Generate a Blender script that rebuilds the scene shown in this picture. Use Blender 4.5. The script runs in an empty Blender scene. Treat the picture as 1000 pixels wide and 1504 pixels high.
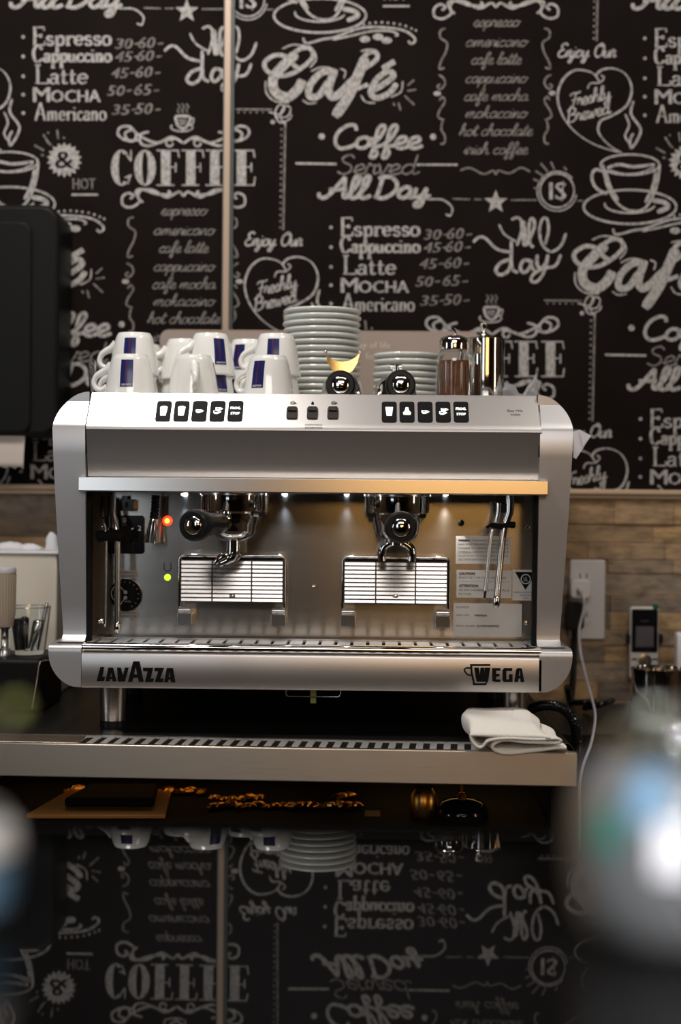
import bpy, math, random
from mathutils import Vector, Matrix
random.seed(7)
S = bpy.context.scene
COL = S.collection
PI = math.pi

# ------------------------------------------------------------------ camera
D = 2.0889                       # distance from the lens to the machine's front, metres (world origin is at lens height)
F = 50 / 36 * 1504               # focal length in photo pixels
YAW, PITCH, ROLL = .0200, .0120, .0090
CP = Vector((0, -D, 0))
FW = Vector((-math.sin(YAW) * math.cos(PITCH), math.cos(YAW) * math.cos(PITCH), -math.sin(PITCH)))
R0 = Vector((math.cos(YAW), math.sin(YAW), 0)); U0 = R0.cross(FW)
RT = R0 * math.cos(ROLL) + U0 * math.sin(ROLL)
UP = U0 * math.cos(ROLL) - R0 * math.sin(ROLL)
cam = bpy.data.cameras.new('camera'); cam.lens = 50; cam.sensor_fit = 'VERTICAL'; cam.sensor_height = 36; cam.sensor_width = 24
cam.clip_start = .02; cam.clip_end = 60
camo = bpy.data.objects.new('camera', cam); COL.objects.link(camo)
mw = Matrix.Identity(4)
for i in range(3):
    mw[i][0], mw[i][1], mw[i][2], mw[i][3] = RT[i], UP[i], -FW[i], CP[i]
camo.matrix_world = mw
cam.dof.use_dof = True; cam.dof.focus_distance = 2.075; cam.dof.aperture_fstop = 2.2; cam.dof.aperture_blades = 9
S.camera = camo

# ------------------------------------------------------------------ world, exposure
S.view_settings.view_transform = 'Standard'; S.view_settings.look = 'None'
S.view_settings.gamma = 1; S.view_settings.use_curve_mapping = False
S.view_settings.exposure = 0.0
W = bpy.data.worlds.new('world'); S.world = W; W.use_nodes = True
W.node_tree.nodes['Background'].inputs[0].default_value = (.9, .75, .62, 1)
W.node_tree.nodes['Background'].inputs[1].default_value = .02

# ------------------------------------------------------------------ lights of the cafe and added unseen fill lamps
def light(name, kind, loc, energy, color, size=.1, size_y=None, target=None, spot=None, spread=None):
    l = bpy.data.lights.new(name, kind); l.energy = energy; l.color = color
    if kind == 'AREA':
        l.size = size
        if size_y: l.shape = 'RECTANGLE'; l.size_y = size_y
        if spread: l.spread = spread
    else:
        l.shadow_soft_size = size
    if spot: l.spot_size = spot; l.spot_blend = .6
    o = bpy.data.objects.new(name, l); COL.objects.link(o); o.location = loc
    if target is not None:
        d = Vector(target) - Vector(loc); o.rotation_euler = d.to_track_quat('-Z', 'Y').to_euler()
    return o
light('ceiling_downlight', 'AREA', (-.55, -.30, 1.42), 15, (1, .94, .88), .30, target=(-.25, .15, .1))
light('ceiling_downlight', 'AREA', (.75, -.45, 1.42), 5, (1, .93, .86), .30, target=(.2, .2, .1))
light('ceiling_wall_washer', 'AREA', (0, -.6, 1.45), 3, (1, .90, .82), 1.4, .2, target=(0, .58, .3))
light('added_front_fill', 'AREA', (.1, -2.7, 1.44), 28, (1, .93, .88), 1.6, .8, target=(0, .3, 0))  # unseen fill, added to brighten front faces and stickers
light('menu_board_light', 'AREA', (.50, -4.2, .62), 7, (1, .55, .17), 1.3, .45, target=(.3, 0, 0))
light('shop_window_light', 'AREA', (-1.5, -4.4, .75), 9, (.80, .90, 1), .8, 1.5, target=(-.3, 0, 0))
light('added_side_strip', 'AREA', (2.4, -1.3, .25), 5, (1, .82, .62), .16, 1.1, target=(.2, .1, .0))  # added unseen strip that puts streaks on the chrome edges
light('added_side_strip', 'AREA', (-2.4, -1.2, .35), 5, (.86, .93, 1), .16, 1.1, target=(-.2, .1, .0))  # its cool counterpart, likewise added for the streaks
light('added_jar_spot', 'SPOT', (.28, -2.45, .55), 75, (.95, .97, 1), .02, target=(.10, -1.6, -.13), spot=math.radians(22))  # unseen spot added to brighten just the stoppered jar
light('added_jar_spot', 'SPOT', (-.30, -2.45, .55), 36, (.88, .95, 1), .02, target=(-.13, -1.6, -.12), spot=math.radians(22))  # same kind of added spot, for the small grey jar

# ------------------------------------------------------------------ materials
def mat(name, color, rough=.5, metal=0, **kw):
    m = bpy.data.materials.new(name); m.use_nodes = True
    b = m.node_tree.nodes['Principled BSDF']
    b.inputs['Base Color'].default_value = (*color, 1); b.inputs['Roughness'].default_value = rough; b.inputs['Metallic'].default_value = metal
    for k, v in kw.items():
        b.inputs[k.replace('_', ' ')].default_value = v
    return m
def nodes(m): return m.node_tree.nodes, m.node_tree.links, m.node_tree.nodes['Principled BSDF']
def noise(m, scale, detail=3, stretch=(1, 1, 1), coord='Object'):
    n, l, b = nodes(m)
    tc = n.new('ShaderNodeTexCoord'); mp = n.new('ShaderNodeMapping'); nz = n.new('ShaderNodeTexNoise')
    mp.inputs['Scale'].default_value = stretch; nz.inputs['Scale'].default_value = scale; nz.inputs['Detail'].default_value = detail
    l.new(tc.outputs[coord], mp.inputs[0]); l.new(mp.outputs[0], nz.inputs[0])
    return nz
def ramp(m, src, stops):
    n, l, b = nodes(m); r = n.new('ShaderNodeValToRGB')
    e = r.color_ramp.elements
    e[0].position, e[0].color = stops[0][0], (*stops[0][1], 1)
    e[1].position, e[1].color = stops[-1][0], (*stops[-1][1], 1)
    for p, c in stops[1:-1]:
        x = e.new(p); x.color = (*c, 1)
    l.new(src, r.inputs[0]); return r
def bump(m, src, strength, dist=.001):
    n, l, b = nodes(m); bp = n.new('ShaderNodeBump'); bp.inputs['Strength'].default_value = strength; bp.inputs['Distance'].default_value = dist
    l.new(src, bp.inputs['Height']); l.new(bp.outputs[0], b.inputs['Normal'])
def brushed(m, amount=.8):
    n, l, b = nodes(m); c = n.new('ShaderNodeCombineXYZ'); c.inputs[2].default_value = 1; l.new(c.outputs[0], b.inputs['Tangent']); b.inputs['Anisotropic'].default_value = amount
def colour(m, r): m.node_tree.links.new(r.outputs[0], nodes(m)[2].inputs['Base Color'])
def roughn(m, src, lo, hi):
    n, l, b = nodes(m); mr = n.new('ShaderNodeMapRange'); mr.inputs['To Min'].default_value = lo; mr.inputs['To Max'].default_value = hi
    l.new(src, mr.inputs[0]); l.new(mr.outputs[0], b.inputs['Roughness'])
M = {}
M['silver'] = m = mat('silver_paint', (.54, .53, .54), .36, .75)
z = noise(m, 900, 2); roughn(m, z.outputs[0], .32, .44)
M['silver_brushed'] = m = mat('brushed_silver_sheet', (.60, .58, .57), .34, .9)
z = noise(m, 60, 3, (1, 1, 14)); bump(m, z.outputs[0], .02, .0005); brushed(m, .25)
M['panel_steel'] = m = mat('brushed_backsplash_steel', (.56, .52, .47), .2, 1)
z = noise(m, 40, 3, (1, 1, 40)); roughn(m, z.outputs[0], .15, .23); brushed(m, .8)
M['counter_steel'] = m = mat('brushed_counter_steel', (.64, .56, .47), .30, 1)
z = noise(m, 30, 3, (1, 1, 40)); roughn(m, z.outputs[0], .34, .46); brushed(m, .6)
M['chrome'] = mat('chrome', (.80, .78, .76), .06, 1)
M['visor'] = mat('polished_visor_steel', (.70, .66, .62), .23, 1)
M['satin'] = mat('satin_steel', (.62, .60, .58), .22, 1)
M['pitcher'] = mat('polished_pitcher_steel', (.74, .71, .67), .09, 1)
M['black'] = mat('black_plastic', (.010, .010, .011), .36, Specular_IOR_Level=.25)
M['key'] = mat('black_key_face', (.010, .010, .011), .5, Specular_IOR_Level=.06)
M['case'] = mat('black_dispenser_case', (.008, .008, .008), .45, Specular_IOR_Level=.12)
M['black_gloss'] = mat('glossy_black_plastic', (.008, .008, .009), .12)
M['black_matte'] = mat('matte_black', (.008, .008, .008), .7, Specular_IOR_Level=.1)
M['dark_body'] = mat('dark_machine_body', (.02, .02, .02), .6)
M['ink'] = mat('black_print', (.008, .008, .008), .6, Specular_IOR_Level=.05)
M['grey_ink'] = mat('grey_print', (.05, .045, .045), .5, Specular_IOR_Level=.05)
M['white_print'] = mat('white_print', (.75, .74, .72), .5)
M['ceramic'] = mat('white_glazed_ceramic', (.80, .80, .775), .10, 0, Coat_Weight=.5)
M['saucer'] = mat('white_glazed_saucer', (.66, .68, .65), .14, 0, Coat_Weight=.4)
M['navy'] = mat('navy_label', (.012, .016, .10), .25)
M['red'] = mat('dark_red_stripe', (.09, .008, .025), .3)
M['icon'] = mat('backlit_icon', (.9, .95, .9), .4, 0, Emission_Color=(.86, 1, .90, 1), Emission_Strength=.8)
M['led_red'] = mat('red_indicator', (.9, .05, .01), .3, 0, Emission_Color=(1, .03, .01, 1), Emission_Strength=3.0)
M['led_core'] = mat('red_indicator_core', (.9, .3, .05), .3, 0, Emission_Color=(1, .25, .03, 1), Emission_Strength=4.0)
M['led_green'] = mat('green_indicator', (.4, .9, .05), .3, 0, Emission_Color=(.42, 1, .02, 1), Emission_Strength=2.0)
M['led_white'] = mat('white_led_lens', (.9, .95, 1), .3, 0, Emission_Color=(.75, .85, 1, 1), Emission_Strength=14)
M['sticker'] = mat('white_sticker', (.74, .70, .66), .5)
M['rocker'] = mat('grey_brown_rocker', (.05, .042, .040), .16)
M['bars'] = mat('dull_steel_bars', (.62, .60, .58), .5, .85)
M['slat'] = mat('bright_rack_slats', (.42, .41, .40), .24, 1)
M['sticker_grey'] = mat('grey_sticker', (.33, .30, .29), .5)
M['white_plastic'] = mat('white_plastic', (.72, .71, .72), .35)
M['outlet'] = mat('outlet_white', (.62, .61, .63), .35)
M['hole'] = mat('outlet_slot', (.03, .03, .03), .6)
M['taupe'] = mat('taupe_back_panel', (.30, .24, .205), .45)
M['taupe_text'] = mat('pale_panel_print', (.55, .50, .46), .5)
M['glass'] = mat('clear_glass', (.95, .97, .96), .02, 0, Transmission_Weight=1.0, IOR=1.45)
M['pale_glass'] = mat('greenish_glass_edge', (.75, .88, .82), .03, 0, Transmission_Weight=1.0, IOR=1.45)
M['film'] = mat('clear_plastic_film', (.8, .82, .85), .12, 0, Transmission_Weight=.75, IOR=1.2)
M['brown'] = m = mat('brown_powder', (.24, .085, .028), .75)
z = noise(m, 260, 3); r = ramp(m, z.outputs[0], [(.3, (.17, .055, .018)), (.7, (.32, .12, .04))]); colour(m, r)
M['cloth'] = m = mat('white_terry_cloth', (.90, .87, .80), .95, 0, Sheen_Weight=.3)
z = noise(m, 420, 4); bump(m, z.outputs[0], .6, .002)
M['paper'] = mat('white_paper', (.48, .42, .37), .8)
M['card'] = mat('white_card', (.72, .72, .76), .6)
M['bin'] = m = mat('white_plastic_bin', (.80, .73, .62), .5)
z = noise(m, 120, 2, (1, 1, 6)); bump(m, z.outputs[0], .15, .001)
M['cable_white'] = mat('white_cable_sheath', (.62, .62, .70), .45)
M['hose'] = mat('black_ridged_hose', (.010, .011, .018), .22)
M['handset'] = mat('silver_handset_shell', (.62, .61, .60), .35, .2)
M['screen'] = mat('grey_lcd_screen', (.10, .09, .105), .25)
M['green_key'] = mat('green_plastic_stud', (.005, .09, .05), .35)
M['trim'] = mat('beige_wall_trim', (.50, .37, .25), .45)
M['pole'] = mat('beige_metal_strip', (.36, .27, .20), .42, .2)
M['pole_dark'] = mat('dark_green_strip_edge', (.03, .05, .05), .4)
M['amber'] = mat('amber_shiny_wood', (.34, .15, .035), .35)
M['gold'] = mat('gold_foil', (.80, .42, .10), .30, 1)
M['carton'] = mat('tan_card', (.34, .24, .13), .7)
M['ledge'] = mat('glossy_black_bar_top', (.003, .0028, .0028), .012, 0, IOR=1.28)
M['worktop'] = mat('black_stone_worktop', (.007, .007, .007), .35, Specular_IOR_Level=.25)
M['cabinet'] = mat('dark_brown_cabinet', (.014, .010, .008), .6, Specular_IOR_Level=.15)
M['teal'] = mat('teal_glint_paint', (.03, .20, .155), .25)  # colour of a lamp reflection painted on the stoppered jar
M['sky'] = mat('pale_blue_glint_and_band', (.17, .32, .48), .2)  # painted lamp reflection on one jar, plain band on the other
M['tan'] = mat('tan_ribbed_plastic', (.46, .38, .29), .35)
M['beige'] = mat('beige_glint_and_added_stick', (.20, .155, .115), .35)  # warm reflection painted on the jar side; also the thin added stick
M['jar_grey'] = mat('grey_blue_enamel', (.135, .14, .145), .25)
M['white_gloss'] = mat('white_glint_paint', (.95, .95, 1.0), .2)  # bright lamp reflection put into the colour
M['olive'] = mat('olive_highlight_and_cap', (.34, .36, .09), .4)  # painted highlight ball; also the drain cap
M['floor'] = mat('cafe_floor', (.10, .07, .05), .5)
M['ceiling'] = mat('cafe_ceiling', (.08, .07, .065), .8)
M['room'] = m = mat('brown_room_wall', (.20, .11, .06), .7)
z = noise(m, 1.3, 3); r = ramp(m, z.outputs[0], [(.35, (.08, .05, .03)), (.55, (.22, .12, .06)), (.7, (.06, .10, .05))]); colour(m, r)
# wallpaper: near-black board with faint mottling; chalk: dusty broken white
M['board'] = m = mat('blackboard_wallpaper', (.009, .0068, .006), .8, Specular_IOR_Level=.03)
z = noise(m, 9, 4); r = ramp(m, z.outputs[0], [(.3, (.0085, .0063, .0056)), (.7, (.0115, .0086, .0077))]); colour(m, r)
M['chalk'] = m = mat('chalk_print', (.50, .47, .44), .9, Specular_IOR_Level=.05)
z = noise(m, 190, 4, (1, 1, .6)); r = ramp(m, z.outputs[0], [(.30, (.19, .183, .177)), (.62, (.44, .425, .41))]); colour(m, r)
M['chalk_thin'] = m = mat('thin_chalk_print', (.26, .245, .23), .9, Specular_IOR_Level=.05)
z = noise(m, 150, 4); r = ramp(m, z.outputs[0], [(.30, (.09, .083, .077)), (.66, (.25, .235, .22))]); colour(m, r)
# stone ledger tiles: each stone its own tint
M['stone'] = m = mat('ledger_stone', (.3, .2, .12), .75)
n_, l_, b_ = nodes(m)
g_ = n_.new('ShaderNodeNewGeometry')
r = ramp(m, g_.outputs['Random Per Island'], [(0, (.12, .10, .085)), (.18, (.46, .31, .16)), (.36, (.26, .21, .16)), (.55, (.54, .35, .16)), (.70, (.32, .27, .22)), (.84, (.12, .10, .085)), (1, (.56, .46, .34))])
z = noise(m, 26, 5, (1, 1, 2.2)); r2 = ramp(m, z.outputs[0], [(.28, (.45, .42, .40)), (.5, (.85, .82, .78)), (.72, (1.15, 1.05, .95))])
mx = n_.new('ShaderNodeMix'); mx.data_type = 'RGBA'; mx.blend_type = 'MULTIPLY'; mx.inputs[0].default_value = 1
l_.new(r.outputs[0], mx.inputs[6]); l_.new(r2.outputs[0], mx.inputs[7]); l_.new(mx.outputs[2], b_.inputs['Base Color'])
bump(m, z.outputs[0], .7, .006)

# ------------------------------------------------------------------ pixel -> place
def ray(px, py):
    return (FW + RT * ((px - 500) / F) + UP * ((752 - py) / F))
def hit(px, py, P, N):
    d = ray(px, py); t = (Vector(P) - CP).dot(N) / d.dot(N); return CP + d * t
def at(px, py, Y): return hit(px, py, (0, Y, 0), Vector((0, 1, 0)))
def atz(px, py, zz): return hit(px, py, (0, 0, zz), Vector((0, 0, 1)))
def Xp(px, py=700, Y=0): return at(px, py, Y).x
def Zp(py, Y=0, px=461): return at(px, py, Y).z

# ------------------------------------------------------------------ mesh builder
def wloc(o):
    p = Vector((0, 0, 0))
    while o is not None:
        p = p + Vector(o.location); o = o.parent
    return p
def spl(pts, n=6, closed=False):
    """Catmull-Rom through points of any dimension"""
    P = [tuple(p) for p in pts]
    if len(P) < 3 and not closed:
        return [tuple(P[0][k] + (P[1][k] - P[0][k]) * i / n for k in range(len(P[0]))) for i in range(n + 1)]
    out = []; N = len(P)
    segs = N if closed else N - 1
    for i in range(segs):
        if closed: a, b, c, d = P[i - 1], P[i], P[(i + 1) % N], P[(i + 2) % N]
        else: a, b, c, d = P[max(i - 1, 0)], P[i], P[i + 1], P[min(i + 2, N - 1)]
        for j in range(n):
            t = j / n; t2 = t * t; t3 = t2 * t
            out.append(tuple(.5 * (2 * b[k] + (c[k] - a[k]) * t + (2 * a[k] - 5 * b[k] + 4 * c[k] - d[k]) * t2 + (3 * b[k] - a[k] - 3 * c[k] + d[k]) * t3) for k in range(len(b))))
    if not closed: out.append(P[-1])
    return out
def rrect(w, h, r, n=5):
    o = []
    for cx, cy, a0 in ((w / 2 - r, h / 2 - r, 0), (-w / 2 + r, h / 2 - r, 90), (-w / 2 + r, -h / 2 + r, 180), (w / 2 - r, -h / 2 + r, 270)):
        for i in range(n + 1):
            a = math.radians(a0 + 90 * i / n); o.append((cx + r * math.cos(a), cy + r * math.sin(a)))
    return o
def circ(r, n=24, rx=None): return [((rx or r) * math.cos(2 * PI * i / n), r * math.sin(2 * PI * i / n)) for i in range(n)]

class MB:
    def __init__(s): s.v = []; s.f = []; s.m = []; s.k = 0
    def add(s, vs, fs, m=0, T=None):
        b = len(s.v)
        s.v += [tuple(T @ Vector(p)) if T is not None else tuple(p) for p in vs]
        s.f += [tuple(i + b for i in f) for f in fs]; s.m += [m] * len(fs)
    def box(s, x0, x1, y0, y1, z0, z1, m=0, T=None):
        s.add([(x, y, zz) for zz in (z0, z1) for y in (y0, y1) for x in (x0, x1)],
              [(0, 2, 3, 1), (4, 5, 7, 6), (0, 1, 5, 4), (2, 6, 7, 3), (0, 4, 6, 2), (1, 3, 7, 5)], m, T)
    def lathe(s, prof, T=None, n=32, m=0):
        """profile (r, z) spun about local z"""
        vs = []; fs = []; k = len(prof)
        for i in range(n):
            a = 2 * PI * i / n
            vs += [(r * math.cos(a), r * math.sin(a), zz) for r, zz in prof]
        for i in range(n):
            j = (i + 1) % n
            for q in range(k - 1):
                fs.append((i * k + q, j * k + q, j * k + q + 1, i * k + q + 1))
        s.add(vs, fs, m, T)
        for q in (0, k - 1):
            if prof[q][0] > 1e-5:
                s.add([vs[i * k + q] for i in range(n)], [tuple(range(n)) if q else tuple(reversed(range(n)))], m, T)
    def tube(s, path, r, n=10, m=0, T=None, cap=True):
        P = [Vector(p) for p in path]; vs = []; fs = []
        rs = r if isinstance(r, (list, tuple)) else [r] * len(P)
        t = (P[1] - P[0]).normalized(); a = t.orthogonal().normalized()
        for i, p in enumerate(P):
            tt = (P[min(i + 1, len(P) - 1)] - P[max(i - 1, 0)])
            tt = tt.normalized() if tt.length > 1e-9 else t
            a = (a - tt * a.dot(tt)); a = a.normalized() if a.length > 1e-6 else tt.orthogonal().normalized()
            b = tt.cross(a); t = tt
            vs += [tuple(p + (a * math.cos(2 * PI * j / n) + b * math.sin(2 * PI * j / n)) * rs[i]) for j in range(n)]
        for i in range(len(P) - 1):
            for j in range(n):
                k = (j + 1) % n; fs.append((i * n + j, i * n + k, (i + 1) * n + k, (i + 1) * n + j))
        if cap:
            fs.append(tuple(reversed(range(n)))); fs.append(tuple(range((len(P) - 1) * n, len(P) * n)))
        s.add(vs, fs, m, T)
    def prism(s, poly, fr, h0, h1, m=0):
        """2-D outline in a frame (o,u,v,n), from height h0 to h1 along n"""
        o, u, v, nn = fr; k = len(poly)
        A = [o + u * x + v * y + nn * h0 for x, y in poly]; B = [o + u * x + v * y + nn * h1 for x, y in poly]
        fs = [tuple(range(k, 2 * k)), tuple(reversed(range(k)))] + [(i, (i + 1) % k, k + (i + 1) % k, k + i) for i in range(k)]
        s.add(A + B, fs, m)
    def flat(s, poly, fr, h=.0003, m=0):
        o, u, v, nn = fr
        ar = sum(poly[i][0] * poly[(i + 1) % len(poly)][1] - poly[(i + 1) % len(poly)][0] * poly[i][1] for i in range(len(poly)))
        if ar < 0: poly = poly[::-1]
        s.k += 1; h += (s.k % 40) * 5e-6
        s.add([o + u * x + v * y + nn * h for x, y in poly], [tuple(range(len(poly)))], m)
    def ribbon(s, pts, w, fr, h=.0003, m=0, cap=True):
        """flat band of width(s) w along a 2-D path"""
        n = len(pts); ws = w if isinstance(w, (list, tuple)) else [w] * n
        L = []; Rr = []
        for i in range(n):
            a = pts[max(i - 1, 0)]; b = pts[min(i + 1, n - 1)]
            dx, dy = b[0] - a[0], b[1] - a[1]; q = math.hypot(dx, dy) or 1e-9; nx, ny = -dy / q, dx / q
            L.append((pts[i][0] + nx * ws[i] / 2, pts[i][1] + ny * ws[i] / 2)); Rr.append((pts[i][0] - nx * ws[i] / 2, pts[i][1] - ny * ws[i] / 2))
        o, u, v, nn = fr; s.k += 1; h += (s.k % 40) * 5e-6
        s.add([o + u * x + v * y + nn * h for x, y in L + Rr], [(i, n + i, n + i + 1, i + 1) for i in range(n - 1)], m)
    def zloft(s, lv, y1, m=0):
        """levels (z, xl, xr, y) from the top down: a front face with sides running back to y1"""
        k = len(lv); vs = []
        for zz, a, b, y in lv: vs += [(a, y, zz), (b, y, zz), (a, y1, zz), (b, y1, zz)]
        fs = []
        for i in range(k - 1):
            p, q = 4 * i, 4 * i + 4
            fs += [(p, q, q + 1, p + 1), (p + 2, q + 2, q, p), (p + 1, q + 1, q + 3, p + 3), (p + 3, q + 3, q + 2, p + 2)]
        fs += [(0, 1, 3, 2), (4 * k - 4, 4 * k - 2, 4 * k - 1, 4 * k - 3)]
        s.add(vs, fs, m)
    def build(s, name, mats, parent=None, smooth=40, bevel=0, kind=None, label=None, solid=0):
        me = bpy.data.meshes.new(name)
        off = wloc(parent)
        me.from_pydata([(x - off.x, y - off.y, zz - off.z) for x, y, zz in s.v], [], s.f)
        mats = mats if isinstance(mats, (list, tuple)) else [mats]
        for x in mats: me.materials.append(M[x] if isinstance(x, str) else x)
        me.polygons.foreach_set('material_index', s.m)
        if smooth:
            me.polygons.foreach_set('use_smooth', [True] * len(me.polygons)); me.set_sharp_from_angle(angle=math.radians(smooth))
        me.update()
        o = bpy.data.objects.new(name, me); COL.objects.link(o)
        if parent is not None: o.parent = parent
        if bevel:
            b = o.modifiers.new('edge', 'BEVEL'); b.width = bevel; b.segments = 2; b.limit_method = 'ANGLE'; b.angle_limit = math.radians(50)
        if solid:
            b = o.modifiers.new('thick', 'SOLIDIFY'); b.thickness = solid
        if kind: o['kind'] = kind
        if label: o['label'] = label
        return o
def empty(name, loc, label, cat, group=None):
    o = bpy.data.objects.new(name, None); COL.objects.link(o); o.location = loc; o.empty_display_size = .02
    return tag(o, label, cat, group)
def tag(o, label, cat, group=None):
    o['label'] = label; o['category'] = cat
    if group: o['group'] = group
    return o
KIDS = {}
def copy_tree(o, parent=None):
    c = o.copy(); COL.objects.link(c)
    if parent is not None: c.parent = parent
    for ch in list(o.children): copy_tree(ch, c)
    return c
def frontf(px, py, Y, h=0):
    return (at(px, py, Y), Vector((1, 0, 0)), Vector((0, 0, 1)), Vector((0, -1, 0)))
def axisT(p0, p1):
    d = Vector(p1) - Vector(p0); return Matrix.Translation(Vector(p0)) @ d.to_track_quat('Z', 'Y').to_matrix().to_4x4()
_tc = {}
def text_mesh(body):
    if body not in _tc:
        c = bpy.data.curves.new('t', 'FONT'); c.body = body; c.resolution_u = 2
        o = bpy.data.objects.new('t', c); m = o.to_mesh()
        vs = [(v.co.x, v.co.y) for v in m.vertices]; fs = [tuple(p.vertices) for p in m.polygons]
        o.to_mesh_clear(); bpy.data.objects.remove(o); bpy.data.curves.remove(c)
        _tc[body] = (vs, fs)
    return _tc[body]
def text(mb, body, fr, w=None, h=None, m=0, lift=.0004, align='c', bold=0, slant=0, ref=None):
    """plain lettering in a frame; h = cap height in metres, w = total width in metres"""
    vs, fs = text_mesh(body)
    if not vs: return
    x0 = min(v[0] for v in vs); x1 = max(v[0] for v in vs); cap = .69
    sy = (h or 1) / cap; sx = (w / (x1 - x0)) if w else sy
    ox = {'c': (x0 + x1) / 2, 'l': x0, 'r': x1}[align]
    o, u, v, nn = fr
    offs = [(0, 0)] if not bold else [(dx * bold, dy * bold) for dx, dy in ((-1, 0), (1, 0), (0, 1), (0, -1), (0, 0))]
    for dx, dy in offs:
        lift += 1e-5
        mb.add([o + u * ((x - ox) * sx + dx + slant * y * sy) + v * ((y - cap / 2) * sy + dy) + nn * lift for x, y in vs], fs, m)

# ------------------------------------------------------------------ the setting
YW = .58                                     # the patterned wall
ZC = at(165, 1066, .06).z      # worktop height under the machine's feet
TRT = at(900, 719, YW).z; TRB = at(900, 730, YW).z
b = MB(); b.box(-3.2, 3.2, -5.2, .8, -1.27, -1.25); b.build('floor', 'floor', kind='structure')
b = MB(); b.box(-3.2, 3.2, -5.2, .8, 1.5, 1.52); b.build('ceiling', 'ceiling', kind='structure')
b = MB(); b.box(-3.2, 3.2, -5.22, -5.2, -1.25, 1.5); b.build('wall_front', 'room', kind='structure')
b = MB(); b.box(-3.22, -3.2, -5.2, .8, -1.25, 1.5); b.build('wall_left', 'room', kind='structure')
b = MB(); b.box(3.2, 3.22, -5.2, .8, -1.25, 1.5); b.build('wall_right', 'room', kind='structure')

# ---- lettering: single-stroke alphabets, drawn as chalk bands (units: x-height 50, capitals 100)
SCRIPT = {
 'a': (48, [[(40,46),(22,50),(6,32),(8,8),(24,1),(38,18),(40,46)], [(41,48),(39,12),(46,2),(58,12)]]),
 'b': (44, [[(0,10),(14,50),(20,95),(12,98),(8,60),(8,12),(20,0),(36,14),(34,38),(22,44)], [(34,36),(54,40)]]),
 'c': (38, [[(38,40),(26,50),(8,36),(6,12),(22,0),(48,12)]]),
 'd': (50, [[(40,44),(22,50),(6,32),(8,8),(24,1),(40,20)], [(44,100),(40,40),(40,10),(48,1),(60,12)]]),
 'e': (38, [[(0,14),(16,20),(31,30),(33,42),(23,50),(10,40),(6,20),(12,4),(26,0),(46,12)]]),
 'f': (34, [[(0,10),(22,40),(34,85),(26,100),(15,80),(14,0),(10,-35),(20,-40),(27,-20),(18,4),(42,14)]]),
 'g': (46, [[(40,46),(22,50),(6,32),(8,8),(24,1),(40,20)], [(41,48),(40,0),(34,-34),(18,-38),(14,-24),(36,-6),(56,10)]]),
 'h': (48, [[(0,10),(18,60),(22,96),(14,98),(10,70),(9,0)], [(9,20),(22,46),(34,48),(36,30),(36,8),(44,0),(58,12)]]),
 'i': (22, [[(0,10),(12,48)], [(12,48),(11,12),(18,0),(32,12)], [(14,66),(15,70)]]),
 'j': (24, [[(12,48),(11,-10),(4,-36),(-8,-36),(-6,-24),(12,-6),(34,10)], [(14,66),(15,70)]]),
 'k': (44, [[(0,10),(18,60),(22,96),(14,98),(10,70),(9,0)], [(34,46),(14,26),(22,20),(36,0),(54,12)]]),
 'l': (26, [[(0,10),(18,50),(24,92),(16,100),(10,80),(10,14),(18,0),(36,12)]]),
 'm': (66, [[(0,10),(10,48)], [(12,48),(11,0)], [(11,20),(22,46),(31,46),(32,30),(31,0)], [(32,20),(42,46),(52,46),(53,28),(53,10),(60,0),(76,12)]]),
 'n': (44, [[(0,10),(10,48)], [(12,48),(11,0)], [(11,20),(22,46),(32,46),(33,28),(33,10),(40,0),(54,12)]]),
 'o': (42, [[(24,50),(8,38),(6,12),(22,0),(38,12),(38,38),(24,50)], [(26,48),(36,40),(52,42)]]),
 'p': (44, [[(0,10),(10,48)], [(12,50),(10,-40)], [(10,30),(24,48),(38,38),(36,10),(22,0),(10,10)], [(32,4),(54,12)]]),
 'r': (34, [[(0,10),(10,54),(16,44),(28,46),(27,20),(31,2),(44,12)]]),
 's': (32, [[(0,10),(20,52),(31,20),(22,1),(6,5)], [(22,1),(42,12)]]),
 't': (30, [[(0,10),(14,50),(18,90)], [(18,90),(14,14),(21,0),(40,12)], [(4,62),(34,65)]]),
 'u': (48, [[(0,10),(8,48)], [(8,48),(8,12),(18,0),(32,12),(38,48)], [(38,48),(38,10),(46,0),(58,12)]]),
 'v': (38, [[(0,40),(8,48),(16,4),(22,2),(34,42),(32,48),(50,42)]]),
 'w': (56, [[(0,40),(8,48),(12,6),(20,2),(30,44)], [(30,44),(32,6),(40,2),(50,42),(48,48),(66,42)]]),
 'y': (46, [[(8,48),(8,16),(18,4),(32,16),(40,48)], [(40,48),(38,0),(32,-34),(18,-38),(14,-24),(36,-4),(58,12)]]),
 'A': (62, [[(-10,26),(-6,6),(8,2),(22,24),(48,98)], [(48,98),(52,50),(55,6),(70,8)], [(14,38),(60,42)]]),
 'B': (58, [[(14,94),(10,2)], [(0,80),(26,100),(52,84),(42,58),(20,52)], [(20,52),(54,46),(54,14),(30,0),(2,8)]]),
 'C': (62, [[(58,76),(52,98),(30,98),(8,68),(6,26),(24,0),(50,6),(70,22)]]),
 'D': (70, [[(16,96),(13,50),(10,4)], [(0,8),(32,0),(62,30),(62,70),(36,98),(2,90)]]),
 'E': (52, [[(52,84),(34,100),(12,86),(20,60),(36,54)], [(34,54),(8,42),(6,12),(28,0),(60,14)]]),
 'F': (54, [[(0,80),(16,96),(56,92),(70,100)], [(38,92),(32,40),(22,4),(4,6)], [(14,46),(52,54)]]),
 'O': (68, [[(34,98),(8,70),(8,26),(30,0),(58,20),(60,70),(38,98),(26,84),(64,80)]]),
 'S': (48, [[(46,80),(32,98),(10,84),(14,62),(38,44),(40,16),(20,0),(0,14)]]),
 ' ': (30, []), '&': (50, []),
}
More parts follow.
